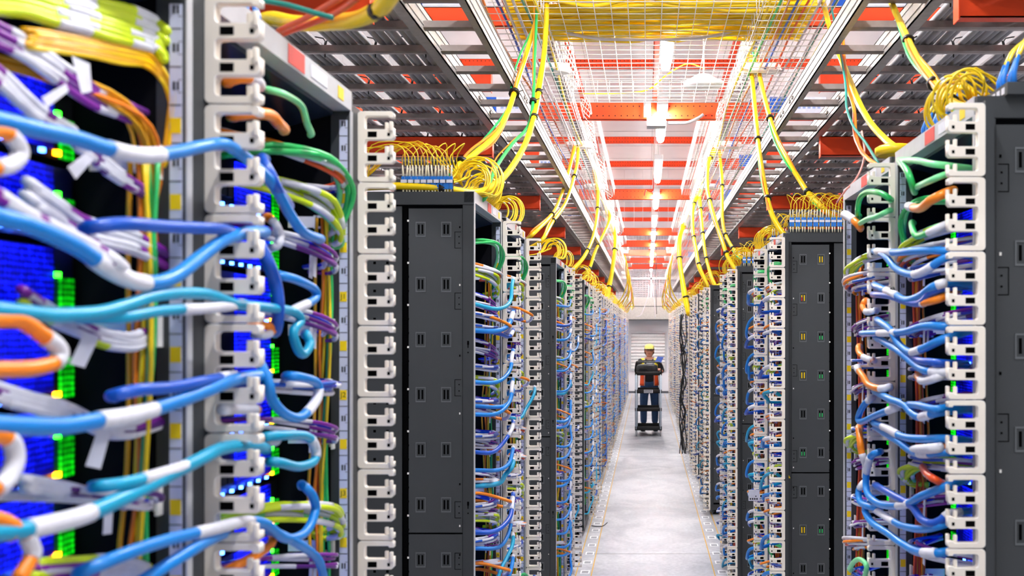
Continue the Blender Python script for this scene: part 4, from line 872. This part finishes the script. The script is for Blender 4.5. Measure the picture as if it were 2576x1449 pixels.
# ---------------------------------------------------------------- fibre panels on the rack tops
def lc(mb, x, y, z, dx, dz, mi=0):                      # one blue connector body with its boot
    mb.box(x-.0045, y-.006, z-.0, x+.0045, y+.006, z+.024, mi)
M_lc = mat('blue_connector_body', (20, 120, 215), .4)
M_boot = mat('cream_boot', (242, 232, 200), .5)
def fibre_panel(rk, label, n, loops, seed, up=.0, xs=(-.30, -.04), face='y', lbl=True):
    rr = random.Random(seed); e = empty('patch_bay'); put(e, rk, 0, 0, RH); tag(e, label, 'fibre panel')
    mb = MB(); x0, x1 = xs
    yv = .56 if rk.rotation_euler[2] > 1 else .03; s = 1 if yv > .3 else -1
    mb.box(x0-.02, min(yv-.16*s, yv-.01*s), -.0, x1, max(yv-.16*s, yv-.01*s), .022); mb.box(x0-.02, min(yv, yv-.012*s), .030+up, x1+.005, max(yv, yv-.012*s), .042+up)
    mb.box(x1, min(yv, yv-.012*s), 0, x1+.005, max(yv, yv-.012*s), .042+up); mb.box(x0-.02, min(yv, yv-.012*s), 0, x0-.015, max(yv, yv-.012*s), .042+up)
    mb.build('cassette_body', M_plate, e)
    for k in range(n):
        x = x0+(x1-x0)*(k+.4)/n; mb = MB()
        for dx in (0, .011):
            mb.box(x+dx-.0045, yv-.003, .012+up, x+dx+.0045, yv+.007, .052+up)
            mb.tube([(x+dx, yv+.002, .052+up), (x+dx+rr.uniform(-.003,.003), yv+.002, .088+up)], [.0038, .002], 6, 1)
            mb.tube([(x+dx, yv+.002, .012+up), (x+dx, yv+.004, -.004+up*.5)], [.0035, .0018], 6, 1)
        mb.box(x-.006, yv+s*.0072-.0006, .031+up, x+.017, yv+s*.0072+.0006, .041+up, 2)
        mb.build('connector', [M_lc, M_boot, M_label], e)
    fb = empty('pigtail_bundle'); put(fb, rk, 0, 0, RH); tag(fb, label.replace('panel of blue connectors', 'yellow pigtails fanning from the connectors'), 'fibres')
    for k in range(n*2):
        x = x0+(x1-x0)*(k+.5)/(n*2); P = [(x, yv+.002, .086+up), (x-.004, yv+s*.004, .115+up+rr.uniform(0,.02)), (x-.05+rr.uniform(-.01,.02), yv-.01*s, .145+up*.8+rr.uniform(0,.025)), (x-.14+rr.uniform(-.03,.03), yv-.05*s, .14+rr.uniform(-.02,.02)), (x0-.14, yv-.12*s, .05+rr.uniform(0,.03))] if k % 3 else \
            [(x, yv+.002, .086+up), (x+.004, yv, .12+up), (x+.04, yv-.03*s, .15+up*.6+rr.uniform(0,.02)), (x+.09*(1-k/n/2), yv-.08*s, .12), (x1+.01, yv-.14*s, .04)]
        cable('strand', P, .0019, 'yellow' if k % 7 else 'amber', parent=fb, n=5, sub=4)
    return e
def coil(rk, y, label, seed, n=10, R0=.055, x=-.02, z=.045):   # yellow slack standing on the front edge of a rack top
    rr = random.Random(seed); e = empty('fibre_coil'); put(e, rk, 0, 0, RH); tag(e, label, 'fibres')
    for k in range(n):
        r = R0*rr.uniform(.6, 1.15); cx, cy = x-.02+rr.uniform(-.02,.02), y+k*.010; t = rr.uniform(-.3,.3)
        P = [(cx+r*math.cos(a)*.9+t*.03, cy+r*math.sin(a)*.35+.02*math.sin(a*.5), max(.006, z+r*math.sin(a)*1.05+k*.001)) for a in [2.9-i*.5 for i in range(10)]]
        P = [(-.22, y-.04, .012)]+[(-.12, y-.02, .03)]+P
        cable('strand', P, .0026, 'yellow', parent=e, n=6, sub=4, sleeves=((.5,.56),) if k % 3 == 0 else ())
    return e
fibre_panel(on('left', 2), 'panel of blue connectors on top of the left panelled rack', 8, 20, 1, 0, (-.235, -.075))
coil(on('left', 2), .10, 'big coil of yellow slack on top of the left panelled rack front', 2, 14, .070, -.005, .05)
coil(on('left', 2), .30, 'second coil of yellow slack farther along the left panelled rack top', 3, 12, .060)
coil(on('left', 3), .20, 'coil of yellow slack on top of the fourth left rack', 4, 14, .060)
coil(on('left', 4), .12, 'coil of yellow slack on top of the fifth left rack', 5, 14, .07); coil(on('left', 5), .2, 'coil of yellow slack on top of the sixth left rack', 6, 12, .07)
fibre_panel(on('right', 2), 'panel of blue connectors on top of the right panelled rack', 9, 20, 7, .02, (-.27, -.03))
fibre_panel(on('right', 4), 'panel of blue connectors on top of the fifth right rack', 7, 20, 8, .01, (-.26, -.04))
fibre_panel(on('right', 3), 'panel of blue connectors on top of the fourth right rack', 6, 20, 18, .0, (-.20, -.03))
coil(on('right', 3), .2, 'coil of yellow slack on top of the fourth right rack', 9, 14, .06); coil(on('right', 4), .3, 'coil of yellow slack on top of the fifth right rack', 10, 14, .07)
coil(on('right', 5), .3, 'coil of yellow slack on top of the sixth right rack', 11, 14, .07); coil(on('right', 0), .28, 'coil of yellow slack on top of the nearest right rack', 12, 12, .05)
for side, i0 in (('left', 6), ('right', 6)):
    for i in range(i0, 20): coil(on(side, i), .25, 'coil of yellow slack on top of the %s rack of the %s row' % (nth2(i), side), 20+i, 7, .085)
# blue connectors standing along the front edge of the near right racks
def edge_connectors(rk, ya, yb, n, label, x=-.05, lean=.35):
    e = empty('connector_row'); put(e, rk, 0, 0, RH); tag(e, label, 'connectors'); rr = random.Random(label)
    mb = MB(); mb.box(x-.03, ya-.01, 0, x+.02, yb+.01, .022); mb.build('adapter_bar', M_plate, e)
    for k in range(n):
        y = ya+(yb-ya)*(k+.5)/n; mb = MB(); q = rr.uniform(-.004,.004)
        mb.tube([(x,y,.02),(x-.002+q,y,.045),(x-.012+q,y,.078)], [.0062,.0058,.0028], 6, 0); mb.box(x+.016, y-.008, .004, x+.0205, y+.008, .016, 2); mb.build('connector', [M_lc, M_boot, M_label], e)
        cable('strand', [(x-.012+q,y,.076),(x-.03,y-.01,.11),(x-.07,y-.03,.13+rr.uniform(0,.02)),(x-.14,y-.05,.10),(x-.22,y-.06,.03)], .0028, 'yellow', parent=e, n=6, sub=4)
edge_connectors(on('right', 0), .05, .30, 8, 'row of blue connectors with yellow fibres on the nearest right rack top')
edge_connectors(on('right', 0), .50, .60, 4, 'row of blue connectors above the right edge of the nearest right rack', -.07)
edge_connectors(on('left', 1), .12, .30, 4, 'row of blue connectors on the second left rack top')
drop([(1000,-40,1.25),(975,0,1.28),(950,25,1.32),(900,48,1.38),(820,58,1.46),(740,58,1.5),(672,48,1.55)], ('yellow',), .0078, 'thick yellow cable curving over the second left rack at the top edge', (.35,), .004)
cable('orange_cord', [Pz(*p) for p in ((880,-20,1.32),(830,10,1.38),(770,45,1.44),(700,78,1.5))], .0045, 'rust', 'orange cord crossing below the thick yellow cable at the top', 'cable')
cable('orange_cord', [Pz(*p) for p in ((905,-10,1.30),(850,30,1.38),(780,60,1.46),(712,85,1.52))], .0045, 'rust', 'second orange cord crossing below the thick yellow cable at the top', 'cable')
cable('teal_cord', [Pz(*p) for p in ((650,0,1.3),(720,12,1.3),(790,32,1.3),(838,45,1.3))], .0035, 'teal', 'thin teal cord in front of the thick yellow cable at the top', 'cable')

e = empty('black_cable_drop', (.53, 14.0, 0)); tag(e, 'black cables hanging down to the floor between two right racks far off', 'cables'); rr = random.Random(8)
for k in range(7):
    cable('strand', [(-.02+rr.uniform(-.05,.05), rr.uniform(-.05,.05), 2.0-i*.196) for i in range(11)],   .008, 'black', parent=e, n=6, sub=3)
# ---------------------------------------------------------------- the trolley
M_tray = mat('black_moulded_plastic', (16, 16, 18), .45); M_post = mat('pale_aluminium_post', (206, 218, 230), .4, .05)
CY = 16.6; e = empty('utility_cart', (.027, CY, 0)); tag(e, 'black four-shelf utility cart with pale metal posts standing in the aisle', 'cart')
hw, L = .225, .62
def tray(z, h, nm):
    mb = MB(); mb.box(-hw, 0, z, hw, L, z+.02)
    for (a,b,c,d) in ((-hw,0,hw,.03),(-hw,L-.03,hw,L),(-hw,0,-hw+.03,L),(hw-.03,0,hw,L)): mb.box(a, b, z, c, d, z+h)
    mb.build(nm, M_tray, e, .008)
tray(.10, .07, 'shelf'); tray(.42, .06, 'shelf'); tray(.72, .065, 'shelf'); tray(1.02, .06, 'shelf')
for x in (-hw+.022, hw-.022):
    for y in (.02, L-.02):
        mb = MB(); mb.tube([(x,y,.12),(x,y,1.04)], .022, 12); mb.build('post', M_post, e)
        mb = MB(); mb.tube([(x-.008,y,.038),(x+.008,y,.038)], .038, 16, 0); mb.build('wheel', mat('grey_caster', (150,150,155), .5), e)
        mb = MB(); mb.box(x-.016,y-.02,.05,x-.010,y+.02,.10); mb.box(x+.010,y-.02,.05,x+.016,y+.02,.10); mb.box(x-.016,y-.02,.085,x+.016,y+.02,.10); mb.build('caster_fork', M_galv, e)
mb = MB(); mb.tube(smooth([(-hw+.01,.02,1.06),(-hw+.01,.01,1.16),(-hw+.03,0,1.225),(-hw+.08,0,1.24),(hw-.08,0,1.24),(hw-.03,0,1.225),(hw-.01,.01,1.16),(hw-.01,.02,1.06)],3), .013, 8); mb.build('handle', M_tray, e)
mb = MB(); mb.tube(smooth([(-hw+.01,L-.02,1.06),(-hw+.01,L,1.18),(-hw+.06,L+.04,1.24),(hw-.06,L+.04,1.24),(hw-.01,L,1.18),(hw-.01,L-.02,1.06)],3), .013, 8); mb.build('handle', M_tray, e)
mb = MB(); mb.box(-.075, -.004, .728, .075, -.001, .780); 
for i in range(7): mb.box(-.066+i*.019, -.005, .757, -.054+i*.019, -.004, .773, 1); mb.box(-.066+i*.019, -.005, .735, -.056+i*.019, -.004, .750, 1)
mb.build('label_plate', [M_label, M_ink], e)
mb = MB(); mb.loft([(0,0,0,.18,.24),(0,0,.02,.19,.25),(0,0,.09,.185,.24),(.01,0,.135,.17,.22),(0,0,.15,.14,.18)], 20)
o = mb.build('equipment_bag', mat('black_nylon', (22, 23, 27), .7, 0, .2, 30, .3)); o.location = (.0, CY+.30, 1.043); tag(o, 'black soft bag lying on top of the utility cart', 'bag')
mb = MB(); mb.tube([(-.15,-.20,.135),(0,-.232,.145),(.12,-.21,.135)], .006, 6); mb.build('zip', M_rim, o)
mb = MB(); mb.tube(smooth([(-.13,-.22,.07),(-.10,-.275,.09),(-.02,-.275,.09),(.01,-.23,.07)],3), .008, 6); mb.build('carry_handle', M_ink, o)
mb = MB(); mb.ball((0,0,0), .065, .06, .035, 16, 8); o = mb.build('white_cloth', M_label); o.location = (.055, CY+.34, 1.21); tag(o, 'crumpled white cloth on top of the black bag', 'cloth')
mb = MB(); mb.prism([(-.075,-.055),(.03,-.07),(.085,.05),(-.02,.06)], 1, 0, .006); o = mb.build('clipboard', mat('blue_clipboard', (30, 80, 175), .5)); o.location = (.205, CY+.30, 1.275); o.rotation_euler = (R(-25), 0, 0); tag(o, 'blue clipboard held up beside the black bag', 'clipboard')
# ---------------------------------------------------------------- the person
PY = CY+.98; PXc = .045
person = None
def skin(name, V, E, rad, material, parent=None, sub=2, root=0):
    me = bpy.data.meshes.new(name); me.from_pydata(V, E, []); o = bpy.data.objects.new(name, me); COL.objects.link(o)
    bm = bmesh.new(); bm.from_mesh(me); ly = bm.verts.layers.skin.verify()
    for i, v in enumerate(bm.verts): v[ly].radius = rad[i] if isinstance(rad[i], tuple) else (rad[i], rad[i]); v[ly].use_root = (i == root)
    bm.to_mesh(me); bm.free(); me.materials.append(material)
    s = o.modifiers.new('skin', 'SKIN'); s.use_smooth_shade = True; u = o.modifiers.new('sub', 'SUBSURF'); u.levels = sub; u.render_levels = sub
    if parent: o.parent = parent
    return o
M_skin = mat('skin', (222, 158, 128), .5); M_jean = mat('blue_denim', (36, 66, 104), .8, 0, .2, 40); M_shirt = mat('black_shirt', (14, 14, 18), .8); M_shoe = mat('dark_shoe', (22, 24, 34), .6)
M_hv = mat('orange_hi_vis', (255, 88, 20), .6, 0, .05, 20, emit=0); M_hy = mat('yellow_hi_vis', (250, 226, 40), .6); M_ref = mat('silver_reflective_tape', (215, 216, 214), .35, .3)
# joints: pelvis, waist, chest, neck base, neck top, head; then arms and legs
V = [(0,0,.80),(0,0,.92),(0,0,1.08),(0,0,1.24),(0,0,1.30),(0,-.01,1.36),(0,-.01,1.43),
     (-.15,.0,1.225),(-.225,-.04,1.05),(-.17,-.27,1.02),(-.15,-.36,1.05),
     (.15,.0,1.225),(.225,-.04,1.05),(.19,-.26,1.06),(.17,-.36,1.10),
     (-.085,0,.74),(-.10,-.02,.44),(-.10,.02,.10),(-.11,-.05,.045),(-.12,-.13,.035),
     (.085,0,.74),(.10,-.02,.44),(.10,.02,.10),(.11,-.05,.045),(.12,-.13,.035)]
E = [(0,1),(1,2),(2,3),(3,4),(4,5),(5,6),(3,7),(7,8),(8,9),(9,10),(3,11),(11,12),(12,13),(13,14),(0,15),(15,16),(16,17),(17,18),(18,19),(0,20),(20,21),(21,22),(22,23),(23,24)]
rad = [(.115,.085),(.105,.075),(.115,.08),(.10,.07),.045,.075,.055, .062,.045,.034,.024, .062,.045,.034,.024, (.085,.085),.060,.042,.040,.030, (.085,.085),.060,.042,.040,.030]
person = skin('person', V, E, rad, M_skin)
person.location = (PXc, PY, 0)
tag(person, 'person in yellow cap and orange vest standing behind the utility cart', 'person')
# clothing as children: jeans, black shirt, vest, shoes
jv = [0,15,16,17,20,21,22]
skin('jeans', [(0,0,.95),(0,0,.82),(-.085,0,.74),(-.10,-.02,.44),(-.10,.015,.11),(.085,0,.74),(.10,-.02,.44),(.10,.015,.11)], [(0,1),(1,2),(2,3),(3,4),(1,5),(5,6),(6,7)], [(.145,.108),(.15,.112),.094,.070,.060,.094,.070,.060], M_jean, person)
skin('black_shirt', [(0,0,.80),(0,0,.92),(0,0,1.10),(0,0,1.225),(0,0,1.275),(-.15,0,1.22),(-.225,-.04,1.05),(-.18,-.19,1.03),(.15,0,1.22),(.225,-.04,1.05),(.19,-.19,1.07)], [(0,1),(1,2),(2,3),(3,4),(3,5),(5,6),(6,7),(3,8),(8,9),(9,10)], [(.150,.112),(.145,.108),(.148,.108),(.12,.085),(.062,.055),.070,.054,.044,.070,.054,.044], M_shirt, person)
for s in (-1, 1):
    mb = MB(); mb.loft([(s*.11,-.05,.0,.042,.11),(s*.11,-.05,.03,.046,.12),(s*.11,-.03,.065,.040,.085),(s*.105,.01,.10,.042,.05)], 14); mb.build('shoe', M_shoe, person)
def vest(material, name, bands, a0, a1, grow=.0):      # sheet around the torso, open at the front
    prof = [(.80,.170,.128),(.86,.166,.125),(.94,.160,.121),(1.02,.163,.124),(1.10,.166,.126),(1.19,.185,.112),(1.245,.185,.096),(1.285,.145,.080)]
    mb = MB(); n = 26
    for (z0, z1) in bands:
        zs = [z0+(z1-z0)*i/4 for i in range(5)]; rr_ = []
        for z in zs:
            for q in range(len(prof)-1):
                if prof[q][0] <= z <= prof[q+1][0]: t = (z-prof[q][0])/(prof[q+1][0]-prof[q][0]); rr_.append(tuple(prof[q][j]*(1-t)+prof[q+1][j]*t for j in (1,2))); break
        for (g) in (grow, grow-.006): pass
        vs = []
        for z, (rx, ry) in zip(zs, rr_):
            for k in range(n+1):
                a = math.radians(a0+(a1-a0)*k/n)-math.pi/2
                vs.append(((rx+grow)*math.cos(a), (ry+grow)*math.sin(a), z))
        mb.add(vs, [(i*(n+1)+j, i*(n+1)+j+1, (i+1)*(n+1)+j+1, (i+1)*(n+1)+j) for i in range(4) for j in range(n)], 0, True)
    o = mb.build(name, material, person); so = o.modifiers.new('thickness', 'SOLIDIFY'); so.thickness = .006; return o
vest(M_hv, 'orange_vest', [(.80,1.0)], 28, 332); vest(M_hy, 'yellow_vest_top', [(1.0,1.04),(1.08,1.28)], 30, 330); vest(M_ref, 'reflective_band', [(1.04,1.08)], 30, 330, .002)
for s in (-1, 1):
    mb = MB(); mb.tube([(s*.085,-.124,.80),(s*.088,-.126,.94),(s*.088,-.134,1.08),(s*.085,-.125,1.20),(s*.08,-.03,1.302),(s*.08,.06,1.27)], .018, 8, 0, True, .35); mb.build('reflective_strap', M_ref, person)
# hands with fingers round the cart handle and the clipboard
for s, hx, hy, hz in ((-1, -.150, -.36, 1.05), (1, .170, -.36, 1.10)):
    V = [(0,0,0),(0,-.035,.004),(0,-.07,.004)]; E = [(0,1),(1,2)]; rd = [(.024,.014),(.034,.014),(.032,.012)]
    for f, (fx, ln) in enumerate(((-.027,.030),(-.009,.036),(.009,.034),(.026,.027))):
        b = len(V); V += [(fx,-.085,.004),(fx,-.10-ln*.3,-.006),(fx,-.10-ln*.4,-.032)]; E += [(2,b),(b,b+1),(b+1,b+2)]; rd += [.0095,.009,.008]
    b = len(V); V += [(-s*.042,-.03,-.002),(-s*.055,-.06,-.010)]; E += [(1,b),(b,b+1)]; rd += [.0105,.009]
    h = skin('hand', V, E, rd, M_skin, person, 1); h.location = (hx, hy+.02, hz)
# head: shaped, with face, hair, glasses and cap
mb = MB(); HZ = 1.415
def headr(t):                                           # t from chin 0 to crown 1
    return (.045+.031*math.sin(min(1,t*1.25)*math.pi*.5))*(1 if t < .8 else math.sqrt(max(.02,1-((t-.8)/.21)**2)))
rings = []
for i in range(13):
    t = i/12; r = headr(t); rings.append((0, -.012+.012*t, HZ-.105+.215*t, r, r*1.18))
mb.loft(rings, 20)
mb.loft([(0,-.088,HZ-.030,.004,.006),(0,-.100,HZ-.022,.012,.014),(0,-.092,HZ-.004,.008,.012),(0,-.084,HZ+.014,.005,.006)], 10)
for s in (-1,1): mb.ball((s*.077, .0, HZ-.005), .010, .018, .028, 10, 8)
hd_ = mb.build('head', M_skin, person)
mb = MB(); mb.tube(smooth([(-.024,-.082,HZ-.052),(0,-.090,HZ-.054),(.024,-.082,HZ-.052)],3), .0045, 6); mb.build('mouth', mat('lips', (180, 86, 80), .5), hd_)
for s in (-1,1):
    mb = MB(); mb.ball((s*.030,-.078,HZ+.010), .013, .008, .007, 10, 8); mb.build('eye', M_label, hd_)
    mb = MB(); mb.ball((s*.030,-.084,HZ+.010), .006, .004, .006, 8, 6); mb.build('iris', M_ink, hd_)
    mb = MB(); mb.tube([(s*.014,-.088,HZ+.027),(s*.044,-.080,HZ+.028)], .003, 5); mb.build('eyebrow', mat('brown_hair', (96, 60, 36), .7), hd_)
mb = MB()
for s in (-1,1):
    P = [(s*.031+.023*math.cos(a), -.092, HZ+.008+.015*math.sin(a)) for a in [2*math.pi*i/14 for i in range(15)]]; mb.tube(P, .0022, 5, 0, False)
    mb.tube([(s*.054,-.090,HZ+.012),(s*.078,-.01,HZ+.010)], .002, 5)
mb.tube([(-.009,-.094,HZ+.012),(.009,-.094,HZ+.012)], .002, 5); mb.build('glasses', M_ink, hd_)
mb = MB()
mb.loft([(0,.030,HZ-.10,.045,.030),(0,.026,HZ-.06,.076,.058),(0,.022,HZ+.0,.083,.070),(0,.016,HZ+.05,.084,.078),(0,.010,HZ+.09,.05,.05)], 18)
for s in (-1,1): mb.tube(smooth([(s*.076,-.02,HZ+.045),(s*.082,-.005,HZ+.0),(s*.078,.012,HZ-.05)],3), .010, 6)
mb.build('hair', mat('brown_hair', (96, 60, 36), .7), person)
mb = MB(); mb.loft([(0,.0,HZ+.040,.084,.098),(0,.0,HZ+.060,.086,.100),(0,.004,HZ+.085,.078,.090),(0,.006,HZ+.108,.055,.064),(0,.008,HZ+.118,.02,.024)], 20)
vs = []; n = 12
for rr_, zz in ((1.0, .044), (1.0, .050)):
    for i in range(n+1): a = math.pi+math.pi*i/n; vs.append((.084*math.cos(a), .098*math.sin(a)*.9, HZ+zz))
    for i in range(n+1): a = math.pi+math.pi*i/n; vs.append((.080*math.cos(a), -.02+.150*math.sin(a), HZ+zz-.008-.006*math.sin(-a)))
m = n+1
fs = [(i, i+1, m+i+1, m+i) for i in range(n)]+[(2*m+i, 3*m+i, 3*m+i+1, 2*m+i+1) for i in range(n)]+[(m+i, m+i+1, 3*m+i+1, 3*m+i) for i in range(n)]+[(i, 2*m+i, 2*m+i+1, i+1) for i in range(n)]
mb.add(vs, fs, 0, True); mb.build('cap', mat('pale_yellow_cap', (246, 236, 130), .7), person)
# white card hanging on the sixth right rack, by its orange cable
c = Pz(1897, 1246, 5.0); mb = MB(); mb.box(c[0]-.028, c[1], c[2]-.028, c[0]+.028, c[1]+.001, c[2]+.028)
for i in range(4): mb.box(c[0]-.022+i*.011, c[1]-.0006, c[2]-.022, c[0]-.015+i*.011, c[1], c[2]-.014, 1)
tag(mb.build('paper_card', [M_label, M_ink]), 'small white card with an orange cable through it beside the right racks', 'card')
